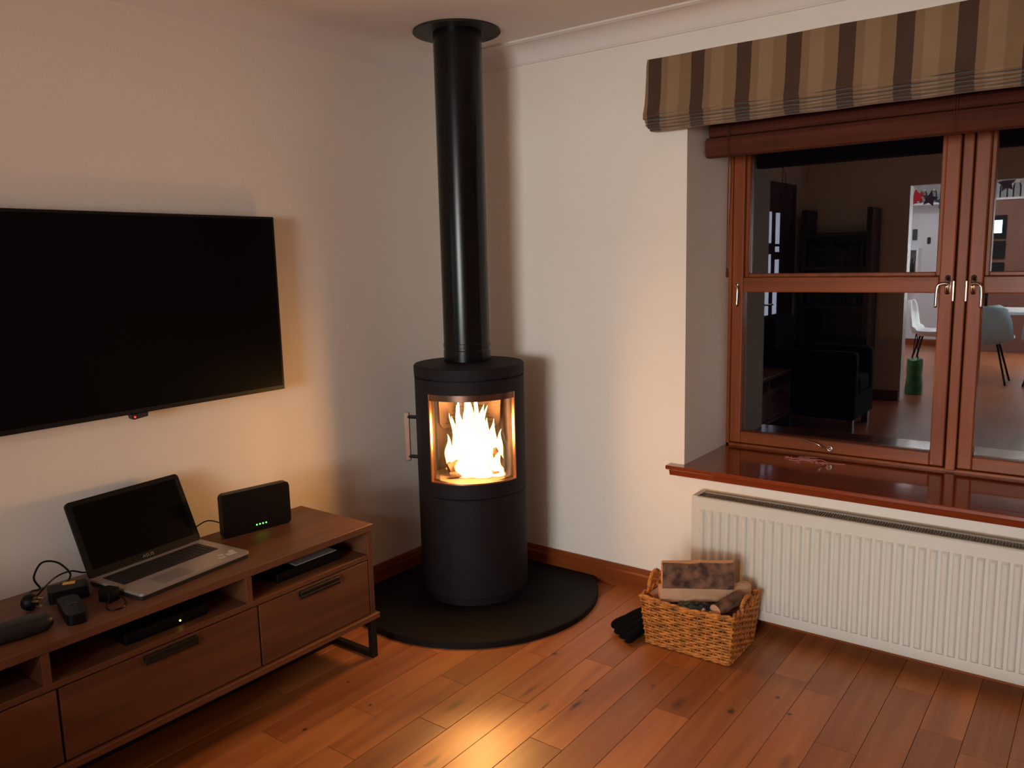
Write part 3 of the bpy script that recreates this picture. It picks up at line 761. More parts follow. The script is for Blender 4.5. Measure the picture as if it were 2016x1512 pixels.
# (u, depth, start height, height, radius, lean)
for a in ((-0.010, 0.03, 0.556, 0.385, 0.042, -0.006), (-0.035, 0.045, 0.556, 0.30, 0.042, -0.018), (0.030, 0.04, 0.556, 0.30, 0.044, 0.020), (0.0, 0.06, 0.556, 0.27, 0.070, 0.0),
          (-0.055, 0.03, 0.556, 0.25, 0.030, -0.020), (0.055, 0.045, 0.556, 0.24, 0.036, 0.020), (-0.092, 0.025, 0.575, 0.155, 0.024, -0.012), (-0.075, 0.05, 0.575, 0.125, 0.022, -0.016),
          (0.088, 0.02, 0.575, 0.19, 0.028, 0.018), (0.120, 0.015, 0.585, 0.155, 0.018, 0.010), (0.10, 0.05, 0.556, 0.10, 0.030, 0.012), (-0.02, 0.09, 0.556, 0.17, 0.055, 0.0),
          (0.040, 0.10, 0.556, 0.105, 0.045, 0.01), (0.095, 0.085, 0.556, 0.055, 0.045, 0.01), (0.020, 0.02, 0.66, 0.265, 0.020, 0.010), (-0.048, 0.02, 0.66, 0.225, 0.018, -0.010), (0.010, 0.05, 0.66, 0.20, 0.030, -0.02),
          (0.045, 0.03, 0.66, 0.19, 0.020, 0.022), (-0.030, 0.06, 0.66, 0.18, 0.026, 0.01), (-0.066, 0.03, 0.62, 0.20, 0.014, -0.022), (0.070, 0.03, 0.62, 0.17, 0.016, 0.026)):
    tongue(*a)
tag(link('flame', bm, FLAME, smooth='all'), 'bright yellow flames rising from the logs behind the stove glass', 'fire', kind='stuff')

# flue
FX, FY = 0.375, -0.375
flue = thing('flue_pipe', 'tall black flue pipe rising from the stove to the ceiling', 'flue', (FX, FY, 1.035))
bm = NB(); lathe(bm, FX, FY, [(0.100, 1.085), (0.100, 2.391)], 56); link('pipe', bm, FLUE, flue, smooth=True)
bm = NB(); lathe(bm, FX, FY, [(0.097, 1.035), (0.102, 1.037), (0.102, 1.082), (0.099, 1.086), (0.099, 1.094), (0.1022, 1.096), (0.1022, 1.112), (0.1005, 1.114)], 56); link('collar', bm, FLUE, flue, smooth=True)
bm = NB(); lathe(bm, FX - 0.012, FY + 0.012, [(0.09, 2.3995), (0.180, 2.3995), (0.182, 2.394), (0.180, 2.391), (0.09, 2.390)], 56, cap=False); link('ceiling_rosette', bm, mat('rosette', (30, 29, 28), 0.5), flue, smooth=True)

# ------------------------------------------------------------------ television
TY0, TY1, TZ0, TZ1 = -2.285, -1.104, 0.988, 1.643
tv = thing('television', 'large black flat television, switched off, mounted on the left wall', 'television', (0.05, -1.69, TZ0))
link('housing', bx((0.030, TY0, TZ0), (0.060, TY1, TZ1), 0.003, 2), TVBZ, tv)
link('screen', bx((0.0598, TY0 + 0.010, TZ0 + 0.016), (0.0612, TY1 - 0.010, TZ1 - 0.010)), TVSCR, tv)
link('rear_bulge', bx((0.012, -2.05, 1.05), (0.031, -1.34, 1.45), 0.006, 2), TVBZ, tv)
link('wall_mount', bx((0.0, -1.85, 1.15), (0.013, -1.53, 1.40)), BLACKM, tv)
bm = NB(); prism(bm, [(-1.722, TZ0), (-1.662, TZ0), (-1.664, 0.975), (-1.712, 0.970), (-1.718, 0.974)], 'X', 0.040, 0.062)
sn = link('sensor_box', bm, DKPL, tv)
bm = NB(); bmesh.ops.create_uvsphere(bm, u_segments=10, v_segments=6, radius=0.0032, matrix=Matrix.Translation((0.063, -1.709, 0.9785))); l = link('standby_light', bm, LEDR, sn)

# ------------------------------------------------------------------ TV stand
SX0, SX1 = 0.080, 0.490; YR, YL = -1.080, -2.735; ST = 0.514
st = thing('tv_stand', 'long brown wooden tv stand with open shelves over three drawers on black legs', 'cabinet', (0.285, (YR + YL) / 2, 0.0))
link('top_board', bx((SX0, YL, 0.488), (SX1, YR, ST), 0.002), STANDW, st)
for y in (YR - 0.006, YL + 0.028): link('side_panel', bx((SX0, y - 0.022, 0.170), (SX1 - 0.002, y, 0.488), 0.001), STANDX, st)
link('bottom_board', bx((SX0, YL - 0.006, 0.150), (SX1 + 0.010, YR + 0.006, 0.171), 0.002), STANDW, st)
link('shelf', bx((SX0, YL + 0.028, 0.384), (SX1 - 0.003, YR - 0.028, 0.402), 0.001), STANDW, st)
link('back_board', bx((SX0, YL + 0.028, 0.171), (SX0 + 0.006, YR - 0.028, 0.488)), STANDW, st)
for y in (-1.613, -2.225): link('divider', bx((SX0 + 0.006, y - 0.011, 0.402), (SX1 - 0.004, y + 0.011, 0.488), 0.001), STANDX, st)
link('inner_panel', bx((SX0 + 0.01, YL + 0.03, 0.171), (SX0 + 0.35, YR - 0.03, 0.384)), STANDW, st)
for (ya, yb, hy0, hy1) in ((-1.110, -1.585, -1.253, -1.425), (-1.589, -2.203, -1.805, -1.972), (-2.207, -2.706, -2.37, -2.54)):
    dr = link('drawer', bx((SX1 - 0.024, yb + 0.0015, 0.175), (SX1 - 0.003, ya - 0.0015, 0.380), 0.001), STANDW, st)
    bm = NB(); box(bm, (SX1 - 0.006, hy1, 0.352), (SX1 + 0.008, hy0, 0.372), 0.002); box(bm, (SX1 + 0.004, hy1, 0.346), (SX1 + 0.009, hy0, 0.356), 0.001)
    link('handle', bm, BLACKM, dr)
for y0 in (YR - 0.010, YL + 0.035):
    bm = NB()
    # open frame: front upright, floor bar, rear upright
    box(bm, (SX1 - 0.018, y0 - 0.025, 0.0), (SX1 + 0.004, y0, 0.150), 0.001)
    box(bm, (0.26, y0 - 0.025, 0.0), (SX1 - 0.018, y0, 0.020), 0.001)
    box(bm, (0.255, y0 - 0.025, 0.0), (0.277, y0, 0.150), 0.001)
    link('leg', bm, BLACKM, st)
link('stretcher', bx((0.255, YL + 0.035, 0.0), (0.277, YR - 0.035, 0.022), 0.001), BLACKM, st)
# things in the open shelf
dv_ = thing('media_player', 'dark slim box with papers on top in the right shelf of the tv stand', 'electronics', (0.3, -1.3, 0.402))
link('case', bx((0.16, -1.47, 0.402), (0.435, -1.19, 0.437), 0.003), BLKPL, dv_)
bm = NB(); box(bm, (0.20, -1.385, 0.0), (0.428, -1.205, 0.0025)); bmesh.ops.translate(bm, vec=(0, 0, 0.437), verts=bm.verts)
tag(link('paper_sheet', bm, PAPER), 'white papers lying on the dark box in the right shelf', 'paper')
stb = thing('set_top_box', 'black box with one yellow light in the middle shelf of the tv stand', 'electronics', (0.3, -1.9, 0.402))
link('case', bx((0.14, -2.00, 0.4025), (0.449, -1.74, 0.438), 0.003), BLKPL, stb)
bm = NB(); bmesh.ops.create_uvsphere(bm, u_segments=10, v_segments=6, radius=0.0028, matrix=Matrix.Translation((0.4495, -1.832, 0.417))); link('indicator_light', bm, LEDY, stb)

# ------------------------------------------------------------------ laptop
lp = thing('laptop', 'open silver laptop with a black screen standing on the tv stand', 'laptop', (0.25, -1.71, ST), 0)
FR, FL_ = Vector((0.400, -1.541)), Vector((0.441, -1.938)); 
side = (FL_ - FR).normalized(); depth = Vector((side.y, -side.x)); depth = depth if depth.x < 0 else -depth
W = 0.399; Dp = 0.258
FRc = FR.copy()
def LP(a, b, z): # a 0..W from right to left, b 0..Dp from front to hinge
    p = FRc + side * a + depth * b; return (p.x, p.y, z)
ML = Matrix(((side.x, depth.x, 0, FRc.x), (side.y, depth.y, 0, FRc.y), (0, 0, 1, 0), (0, 0, 0, 1)))
def slab(bm, a0, a1, b0, b1, z0, z1, rad, n=5):
    pts = []
    for cx, cy, s0 in ((a1 - rad, b1 - rad, 0), (a0 + rad, b1 - rad, PI / 2), (a0 + rad, b0 + rad, PI), (a1 - rad, b0 + rad, 3 * PI / 2)):
        for i in range(n + 1):
            a = s0 + PI / 2 * i / n; pts.append((cx + rad * math.cos(a), cy + rad * math.sin(a)))
    r0 = ring(bm, [(x, y, z0) for x, y in pts]); r1 = ring(bm, [(x, y, z1) for x, y in pts]); bridge(bm, r0, r1); bm.faces.new(r0); bm.faces.new(r1)
    return bm
bm = slab(NB(), 0, W, 0, Dp, ST, ST + 0.012, 0.012); bm.transform(ML); base = link('base', bm, DKPL, lp)
bm = slab(NB(), 0.001, W - 0.001, 0.001, Dp - 0.001, ST + 0.012, ST + 0.020, 0.012); bm.transform(ML); deck = link('palm_rest', bm, ALU, lp)
bm = NB(); slab(bm, 0.035, W - 0.022, 0.112, 0.222, ST + 0.0195, ST + 0.0206, 0.005); bm.transform(ML); link('keyboard_well', bm, KEYS, deck)
bm = NB()
for r in range(6):
    for c in range(17):
        a = 0.039 + c * 0.0191; b = 0.115 + r * 0.0176
        if r == 0 and 4 <= c <= 8: 
            if c == 4: box(bm, (a, b, ST + 0.0206), (a + 5 * 0.0191 - 0.003, b + 0.0150, ST + 0.0226))
            continue
        box(bm, (a, b, ST + 0.0206), (a + 0.0160, b + 0.0148, ST + 0.0226))
bm.transform(ML); g = link('key', bm, KEYS, deck); g['kind'] = 'stuff'
bm = slab(NB(), W * 0.5 + 0.005, W * 0.5 + 0.115, 0.012, 0.086, ST + 0.0198, ST + 0.0203, 0.004); bm.transform(ML); link('touchpad', bm, mat('touchpad', (150, 142, 135), 0.35, metal=0.4), deck)
STK = mat('sticker', (205, 200, 196), 0.4)
for (a, b, w1, h1, rot) in ((0.045, 0.040, 0.034, 0.020, 0.1), (0.072, 0.058, 0.020, 0.012, 0.3), (0.030, 0.060, 0.018, 0.018, -0.2), (0.085, 0.035, 0.022, 0.014, 0.2)):
    bm = slab(NB(), -w1 / 2, w1 / 2, -h1 / 2, h1 / 2, 0, 0.0005, 0.003, 3); bm.transform(ML @ Matrix.Translation((a, b, ST + 0.0200)) @ Matrix.Rotation(rot, 4, 'Z')); link('sticker', bm, STK, deck)
# lid, leaning back towards the wall
tilt = math.radians(24)
MH = ML @ Matrix.Translation((0, Dp - 0.012, ST + 0.018)) @ Matrix.Rotation(PI / 2 - tilt, 4, 'X')   # local y runs up the lid
# local frame of lid: x along a, y up the lid, z pointing away from viewer
LHt = 0.246
bm = slab(NB(), 0.0, W, 0.0, LHt, -0.010, 0.0, 0.014); bm.transform(MH); lid = link('lid', bm, BLKPL, lp)
bm = slab(NB(), 0.018, W - 0.018, 0.026, LHt - 0.016, -0.0002, 0.0008, 0.002); bm.transform(MH); link('screen', bm, TVSCR, lid)
# maker's lettering on the lower bezel
def text_mesh(s, size, ext=0.0003):
    c = bpy.data.curves.new('t', 'FONT'); c.body = s; c.size = size; c.extrude = ext; c.align_x = 'CENTER'; c.align_y = 'CENTER'; c.resolution_u = 3
    t = bpy.data.objects.new('t', c); COL.objects.link(t)
    dg = bpy.context.evaluated_depsgraph_get(); me = bpy.data.meshes.new_from_object(t.evaluated_get(dg))
    b = NB(); b.from_mesh(me); bpy.data.objects.remove(t); bpy.data.curves.remove(c); bpy.data.meshes.remove(me); return b
bm = text_mesh('ASUS', 0.014); bm.transform(Matrix.Scale(1.25, 4, (1, 0, 0)))
# the lid's local x runs to the viewer's left, so turn the lettering round
bm.transform(MH @ Matrix.Translation((W / 2, 0.013, 0.0008)) @ Matrix.Scale(-1, 4, (1, 0, 0)))
o = link('lettering', bm, mat('lettering_silver', (150, 145, 140), 0.4, metal=0.6), lid); o['label'] = 'silver lettering on the lower screen bezel'
bm = NB(); tube(bm, [MH @ Vector((0.05, 0.0, -0.004)), MH @ Vector((W - 0.05, 0.0, -0.004))], 0.007, 10); link('hinge', bm, DKPL, lp, smooth=True)

# ------------------------------------------------------------------ router
ro = thing('router', 'black upright router with four small green lights on the tv stand', 'router', (0.19, -1.36, ST))
Rr, Rl = Vector((0.219, -1.235)), Vector((0.176, -1.490)); sd = (Rl - Rr).normalized(); nd = Vector((-sd.y, sd.x)); nd = nd if nd.x > 0 else -nd
MR = Matrix(((sd.x, 0, nd.x, Rr.x), (sd.y, 0, nd.y, Rr.y), (0, 1, 0, ST), (0, 0, 0, 1)))
RW = (Rl - Rr).length
bm = slab(NB(), 0, RW, 0, 0.158, -0.034, 0.0, 0.013); es = [e for e in bm.edges if abs(e.verts[0].co.z - e.verts[1].co.z) < 1e-6]
bmesh.ops.bevel(bm, geom=es, offset=0.003, segments=2, affect='EDGES'); bm.transform(MR); rbdy = link('case', bm, BLKPL, ro, smooth=True)
for i in range(4):
    bm = NB(); lathe(bm, 0, 0, [(0.0026, -0.001), (0.0026, 0.0006)], 12); bm.transform(MR @ Matrix.Translation((0.100 + i * 0.0120, 0.024, 0))); link('indicator_light', bm, LEDG, rbdy)
bm = NB(); tube(bm, smooth_path([(0.13, -1.46, ST + 0.04), (0.10, -1.49, ST + 0.055), (0.085, -1.52, ST + 0.05), (0.085, -1.60, ST + 0.02), (0.10, -1.75, ST + 0.004), (0.11, -1.9, ST + 0.004)], 5), 0.0022, 6)
tag(link('router_cable', bm, BLKPL, smooth=True), 'thin black cable running from the router behind the laptop', 'cable')

# ------------------------------------------------------------------ clutter at the left of the stand
ad = thing('power_adapter', 'black power adapter with a yellow label on the tv stand left of the laptop', 'adapter', (0.22, -2.05, ST))
bm = slab(NB(), -0.052, 0.052, -0.032, 0.032, 0, 0.036, 0.010); bm.transform(Matrix.Translation((0.232, -2.045, ST)) @ Matrix.Rotation(1.25, 4, 'Z')); c_ = link('case', bm, BLKPL, ad, smooth=True)
bm = bx((-0.020, -0.010, 0), (0.012, 0.012, 0.0006), 0, 1, Matrix.Translation((0.215, -2.03, ST + 0.036)) @ Matrix.Rotation(1.0, 4, 'Z')); l = link('sticker', bm, mat('yellow_label', (220, 170, 60), 0.5), c_)
# plug
pg = thing('mains_plug', 'black three-pin mains plug lying at the far left of the tv stand', 'plug', (0.22, -2.14, ST))
bm = NB(); lathe(bm, 0, 0, [(0.012, 0.0), (0.020, 0.003), (0.024, 0.012), (0.023, 0.024), (0.016, 0.033), (0.006, 0.036)], 18)
MPl = Matrix.Translation((0.235, -2.150, ST + 0.023)) @ Matrix.Rotation(0.5, 4, 'Z') @ Matrix.Rotation(PI / 2, 4, 'Y'); bm.transform(Matrix.Translation((0.235, -2.150, ST + 0.0245)) @ Matrix.Rotation(0.5, 4, 'Z') @ Matrix.Rotation(PI / 2, 4, 'Y') @ Matrix.Translation((0, 0, -0.018))); b_ = link('body', bm, BLKPL, pg, smooth=True)
for (q, r_) in ((0.010, -0.008), (-0.010, -0.008), (0.0, 0.010)):
    bm = NB(); box(bm, (r_ - 0.002, q - 0.003, 0.0), (r_ + 0.002, q + 0.003, 0.018)); bm.transform(Matrix.Translation((0.235, -2.150, ST + 0.0245)) @ Matrix.Rotation(0.5, 4, 'Z') @ Matrix.Rotation(PI / 2, 4, 'Y') @ Matrix.Translation((0, 0, 0.016))); link('pin', bm, BRASS, b_)
bm = NB(); tube(bm, smooth_path([(0.225, -2.155, ST + 0.03), (0.17, -2.12, ST + 0.03), (0.13, -2.08, ST + 0.015), (0.12, -2.09, ST + 0.05), (0.11, -2.06, ST + 0.085), (0.12, -2.02, ST + 0.075), (0.15, -2.0, ST + 0.04), (0.19, -2.03, ST + 0.03)], 6), 0.0030, 7)
tube(bm, smooth_path([(0.2, -2.12, ST + 0.022), (0.16, -2.05, ST + 0.045), (0.13, -1.99, ST + 0.04), (0.12, -1.95, ST + 0.02), (0.13, -1.93, ST + 0.02)], 6), 0.0025, 7)
tag(link('power_cable', bm, BLKPL, smooth=True), 'looped black power cable behind the adapter and plug on the tv stand', 'cable')
# handset
hs = thing('remote_handset', 'black handset with an oval button lying at the front edge of the tv stand', 'remote', (0.36, -2.09, ST))
MHs = Matrix.Translation((0.365, -2.095, ST)) @ Matrix.Rotation(-0.25, 4, 'Z')
bm = slab(NB(), -0.080, 0.080, -0.027, 0.027, 0, 0.030, 0.018); bm.transform(MHs); h_ = link('case', bm, BLKPL, hs, smooth=True)
bm = NB(); lathe(bm, 0, 0, [(0.014, 0.0298), (0.013, 0.0315), (0.0005, 0.032)], 20, cap=False); bm.transform(MHs @ Matrix.Translation((-0.01, 0, 0)) @ Matrix.Scale(0.6, 4, (1, 0, 0))); link('button', bm, DKPL, h_)
# small adaptor with curled lead
sm = thing('small_adaptor', 'small black adaptor with a curled lead at the front left corner of the laptop', 'adaptor', (0.36, -2.0, ST))
bm = slab(NB(), -0.024, 0.024, -0.020, 0.020, 0, 0.034, 0.008); bm.transform(Matrix.Translation((0.350, -1.985, ST)) @ Matrix.Rotation(0.3, 4, 'Z')); link('case', bm, BLKPL, sm, smooth=True)
bm = NB(); tube(bm, smooth_path([(0.365, -1.97, ST + 0.012), (0.40, -1.965, ST + 0.006), (0.435, -1.985, ST + 0.003), (0.44, -2.01, ST + 0.003), (0.42, -2.025, ST + 0.003), (0.385, -2.01, ST + 0.006), (0.372, -1.995, ST + 0.012)], 5), 0.0022, 6); link('lead', bm, BLKPL, sm, smooth=True)
# soft dark case
bm = NB(); bmesh.ops.create_uvsphere(bm, u_segments=24, v_segments=14, radius=1)
for v in bm.verts:
    e = 0.6; v.co = Vector([abs(c) ** e * (1 if c > 0 else -1) for c in v.co])
bm.transform(Matrix.Translation((0.385, -2.245, ST + 0.023)) @ Matrix.Rotation(1.45, 4, 'Z') @ Matrix.Diagonal((0.085, 0.036, 0.023, 1)))
tag(link('glasses_case', bm, DKPL, smooth='all'), 'soft dark oblong case lying at the far left end of the tv stand', 'case')

# ------------------------------------------------------------------ wicker basket
bk = thing('wicker_basket', 'rectangular brown wicker basket of firewood on the floor by the radiator', 'basket', (1.44, -0.315, 0.0))
B0 = (1.278, -0.432, 1.604, -0.192)    # bottom rectangle
flare = 0.018; BH = 0.192
def perim(z, off=0.0, n_long=11, n_short=8):
    f = flare * z / BH + off; x0, y0, x1, y1 = B0[0] - f, B0[1] - f, B0[2] + f, B0[3] + f
    out = []
    for i in range(n_long): out.append((x0 + (x1 - x0) * i / n_long, y0, 0, -1))
    for i in range(n_short): out.append((x1, y0 + (y1 - y0) * i / n_short, 1, 0))
    for i in range(n_long): out.append((x1 - (x1 - x0) * i / n_long, y1, 0, 1))
    for i in range(n_short): out.append((x0, y1 - (y1 - y0) * i / n_short, -1, 0))
    return out
def sag(x, y): # rim dips a little at the middle of the long sides, rises at the corners
    return -0.010 * math.cos((x - (B0[0] + B0[2]) / 2) / (B0[2] - B0[0]) * PI) * (1 if (y < B0[1] + 0.02 or y > B0[3] - 0.02) else 0)
courses = 16; dz = (BH - 0.012) / courses
bm = NB()
for c in range(courses):
    z = 0.010 + dz * (c + 0.5)
    P = perim(z); N = len(P); path = []
    for i, (x, y, nx, ny) in enumerate(P):
        s = 1 if (i + c) % 2 == 0 else -1
        zz = z + sag(x, y) * (z / BH)
        path.append((x + nx * 0.0050 * s, y + ny * 0.0050 * s, zz + 0.0012 * mnoise.noise(Vector((x * 30, y * 30, c)))))
        x2, y2, n2, m2 = P[(i + 1) % N]
        path.append(((x + x2) / 2, (y + y2) / 2, z + sag((x + x2) / 2, y) * (z / BH)))
    tube(bm, path, dz * 0.45, 6, closed=True)
g = link('woven_side', bm, WICK, bk, smooth='all'); g['kind'] = 'stuff'
bm = NB()
P0 = perim(0.004); P1 = perim(BH)
for a, b in zip(P0, P1):
    tube(bm, [(a[0], a[1], 0.004), (b[0], b[1], BH + sag(b[0], b[1]))], 0.0032, 6)
g = link('stake', bm, WICK, bk); g['kind'] = 'stuff'
for ph in (0, PI):    # two-strand twisted rim and foot
    for zr, rr_, nm in ((BH + 0.001, 0.0075, 'rim'), (0.008, 0.006, 'foot_braid')):
        P = perim(zr, 0.0, 26, 20); path = []
        for i, (x, y, nx, ny) in enumerate(P):
            a = i * 1.1 + ph
            path.append((x + nx * rr_ * 0.6 * math.cos(a), y + ny * rr_ * 0.6 * math.cos(a), zr + rr_ * 0.6 * math.sin(a) + (sag(x, y) if zr > 0.1 else 0)))
        b2 = NB(); tube(b2, path, rr_ * 0.72, 6, closed=True); link(nm, b2, WICK, bk, smooth='all')
bm = bx((B0[0], B0[1], 0.002), (B0[2], B0[3], 0.008)); link('bottom', bm, WICK, bk)
for xx, s, hh in ((B0[0] - flare, -1, 0.070), (B0[2] + flare, 1, 0.052)):
    bm = NB(); yc = -0.325
    for k in range(3):
        path = []
        for i in range(25):
            t = i / 24; a = t * PI
            path.append((xx + s * (0.004 + 0.004 * math.cos(t * 26 + k * 2.1)) , yc + 0.052 * math.cos(a) + 0.0, BH - 0.012 + hh * math.sin(a) ** 0.8 + 0.004 * math.sin(t * 26 + k * 2.1)))
        tube(bm, path, 0.0048, 6)
    link('handle', bm, WICK, bk, smooth='all')

# firewood
def split_log(name, A, B, h, dpt, m_front, m_top, seed, label, bark_front=True, taper=0.0):
    """wedge of firewood from A to B (front bottom edge), h tall, dpt deep"""
    A = Vector(A); B = Vector(B); t = (B - A).normalized(); bk_ = Vector((-t.y, t.x, 0))
    if bk_.dot(CAMP - A) > 0: bk_ = -bk_
    L = (B - A).length; R = random.Random(seed); n = 14; rings = []
    prof = [(0, 0), (-0.006 if bark_front else 0, 0.3), (-0.008 if bark_front else 0, 0.62), (0.002, 0.9), (0.012, 1.0), (0.55 * dpt, 1.02), (dpt, 0.75), (dpt, 0.0)]
    bm = NB()
    for i in range(n):
        f = i / (n - 1); pr = []
        for j, (d, z) in enumerate(prof):
            jit = (0.0035 if (bark_front and j < 5) else 0.0008)
            nn = mnoise.noise(Vector((f * 5 + seed, j * 0.9, seed)))
            zz = z * h * (1 + taper * f) + (jit * 1.6 * nn if j > 1 else 0)
            pr.append(A + t * (L * f) + bk_ * (d + jit * 1.5 * nn) + Vector((0, 0, zz)))
        rings.append(ring(bm, pr))
    for a, b in zip(rings, rings[1:]):
        fs = bridge(bm, a, b)
        for q, f_ in enumerate(fs): f_.material_index = 0 if q < 4 else 1
    for r_ in (rings[0], rings[-1]):
        f_ = bm.faces.new(r_); f_.material_index = 1
    return tag(link(name, bm, m_front, None, mat2=m_top), label, 'firewood', 'firewood in the basket')
PALE2 = PALEW
split_log('firewood_log', (1.332, -0.427, 0.176), (1.553, -0.272, 0.176), 0.058, 0.065, PALEW, PALEW, 5, 'pale smooth split log lying directly beneath the bark-covered log', False)
split_log('firewood_log', (1.341, -0.431, 0.235), (1.566, -0.298, 0.235), 0.092, 0.075, BARK, PALEW, 2, 'brown bark-covered split log on top of the basket', True, 0.06)
split_log('firewood_log', (1.560, -0.300, 0.195), (1.600, -0.215, 0.195), 0.045, 0.05, PALEW, PALEW, 8, 'pale wedge of split wood at the right end inside the basket', False)
split_log('firewood_log', (1.288, -0.400, 0.130), (1.315, -0.240, 0.140), 0.055, 0.045, PALEW, PALEW, 9, 'pale pinkish split log at the left end inside the basket', False)
split_log('firewood_log', (1.30, -0.30, 0.03), (1.58, -0.28, 0.03), 0.125, 0.08, BARK, PALEW, 10, 'dark log low at the back inside the basket', True)
split_log('firewood_log', (1.32, -0.41, 0.02), (1.58, -0.41, 0.02), 0.12, 0.08, BARK, PALEW, 12, 'brown log lying low along the front inside the basket', True)
tag(branch('firewood_stick', (1.545, -0.415, 0.192), (1.585, -0.300, 0.212), 0.024, BARK, 21, m2=PALEW), 'round brown branch piece at the right front of the basket', 'firewood', 'firewood in the basket')
for i, (x, y, z, s, lb) in enumerate(((1.500, -0.415, 0.178, 0.016, 'small angular pale wood chip near the front right rim of the basket'), (1.532, -0.425, 0.176, 0.019, 'larger whitish wood chip next to the round branch piece'), (1.465, -0.418, 0.170, 0.013, 'small brownish wood chip near the middle of the basket front'))):
    bm = NB(); bmesh.ops.create_icosphere(bm, subdivisions=1, radius=s)
    R = random.Random(i + 40)
    for v in bm.verts: v.co *= R.uniform(0.7, 1.2); v.co.z *= 0.7
    bm.transform(Matrix.Translation((x, y, z))); tag(link('wood_chip', bm, PALEW), lb, 'firewood', 'firewood in the basket')
bm = NB(); bmesh.ops.create_grid(bm, x_segments=34, y_segments=14, size=1)
for v in bm.verts:
    x, y = v.co.x, v.co.y
    v.co = Vector((1.475 + x * 0.085, -0.395 + y * 0.040 + 0.02 * x, 0.168 + 0.025 * (1 - y * y * 0.5) * (1 - x * x * 0.6) + 0.010 * mnoise.noise(Vector((x * 4, y * 3, 3)))))
r_ = bmesh.ops.extrude_face_region(bm, geom=bm.faces[:]); bmesh.ops.translate(bm, vec=(0, 0, -0.004), verts=[e for e in r_['geom'] if isinstance(e, bmesh.types.BMVert)])
tag(link('plastic_bag', bm, GREENB, smooth=True), 'shiny dark green plastic bag crumpled under the pale log in the basket', 'bag')

# glove lying beside the basket
gv = NB()
def finger(tip, root, r0, r1):
    path = smooth_path([tip, Vector(tip).lerp(Vector(root), 0.5) + Vector((0, 0, 0.006)), root], 5)
    n = len(path); rad = []
    for i in range(n):
        t = i / (n - 1); q = r0 + (r1 - r0) * t
        if i == 0: q *= 0.35
        if i == 1: q *= 0.82
        rad.append(q)
    tube(gv, path, 0.01, 10, radii=rad)
finger((1.118, -0.425, 0.022), (1.205, -0.285, 0.040), 0.021, 0.024)
finger((1.152, -0.458, 0.020), (1.218, -0.305, 0.038), 0.020, 0.024)
finger((1.190, -0.482, 0.020), (1.232, -0.325, 0.036), 0.020, 0.023)
finger((1.225, -0.500, 0.018), (1.240, -0.345, 0.030), 0.018, 0.021)
finger((1.130, -0.350, 0.020), (1.200, -0.235, 0.040), 0.018, 0.024)
c_ = NB(); bmesh.ops.create_uvsphere(gv, u_segments=20, v_segments=12, radius=1, matrix=Matrix.Translation((1.208, -0.270, 0.036)) @ Matrix.Rotation(0.4, 4, 'Z') @ Matrix.Diagonal((0.042, 0.085, 0.034, 1)))
tube(gv, [(1.212, -0.25, 0.036), (1.222, -0.18, 0.034), (1.226, -0.13, 0.036)], 0.03, 14, radii=[0.034, 0.030, 0.033])
go = link('stove_glove', gv, GLOVE, smooth='all')
md = go.modifiers.new('merge', 'REMESH'); md.mode = 'VOXEL'; md.voxel_size = 0.0045; md.use_smooth_shade = True
tag(go, 'black fabric stove glove lying on the floor left of the basket', 'glove')

# ================================================================== WHAT THE WINDOW MIRRORS
# door in the left wall with narrow lit glazing strips
dy0, dy1 = -4.10, -3.28
d1 = thing('door_1', 'dark wooden door with narrow glazed strips in the left wall', 'door', (0.0, (dy0 + dy1) / 2, 0.0), kind='structure')
bm = NB(); box(bm, (0, dy0 - 0.06, 0), (0.02, dy0, 2.12)); box(bm, (0, dy1, 0), (0.02, dy1 + 0.06, 2.12)); box(bm, (0, dy0, 2.06), (0.02, dy1, 2.12)); link('door_frame', bm, DARKW, d1)
lf = link('door_leaf', bx((0.0, dy0 + 0.003, 0.004), (0.014, dy1 - 0.003, 2.056)), DARKW, d1)
GLOWP = emit('lit_pane', (150, 158, 175), 5.0)
for (ya, yb, za, zb) in ((-3.49, -3.385, 1.56, 1.845), (-3.49, -3.385, 0.90, 1.46), (-3.71, -3.60, 1.555, 1.84), (-3.71, -3.60, 1.48, 1.53), (-3.71, -3.60, 0.90, 1.41)):
    link('glazed_strip', bx((0.013, ya, za), (0.0155, yb, zb)), GLOWP, lf)
bm = NB(); tube(bm, [(0.014, -3.36, 1.0), (0.06, -3.36, 1.0), (0.06, -3.48, 1.0)], 0.009, 8); link('door_handle', bm, CHROME, lf, smooth=True)
# chair added between tv stand and doorway to block light; mirrored darkly
LEATH = mat('dark_leather', (9, 6, 5), 0.9, spec=0.06, bump=0.3, bscale=120)
ac = thing('shade_armchair', 'dark leather chair added beyond the left end of the tv stand to shade it', 'shade_armchair', (0.56, -3.2, 0))
for y in (-3.42, -2.93): 
    for x in (0.18, 0.90): link('foot', bx((x, y, 0.0), (x + 0.05, y + 0.05, 0.10)), DARKW, ac)
link('seat_frame', bx((0.13, -3.46, 0.10), (0.97, -2.84, 0.30), 0.02, 3), LEATH, ac)
link('seat_cushion', bx((0.26, -3.33, 0.30), (0.97, -2.97, 0.45), 0.04, 3), LEATH, ac)
for y in (-3.47, -2.97): link('armrest', bx((0.13, y, 0.28), (0.97, y + 0.14, 0.66), 0.04, 3), LEATH, ac)
link('backrest', bx((0.12, -3.46, 0.30), (0.30, -2.84, 0.92), 0.05, 3), LEATH, ac)
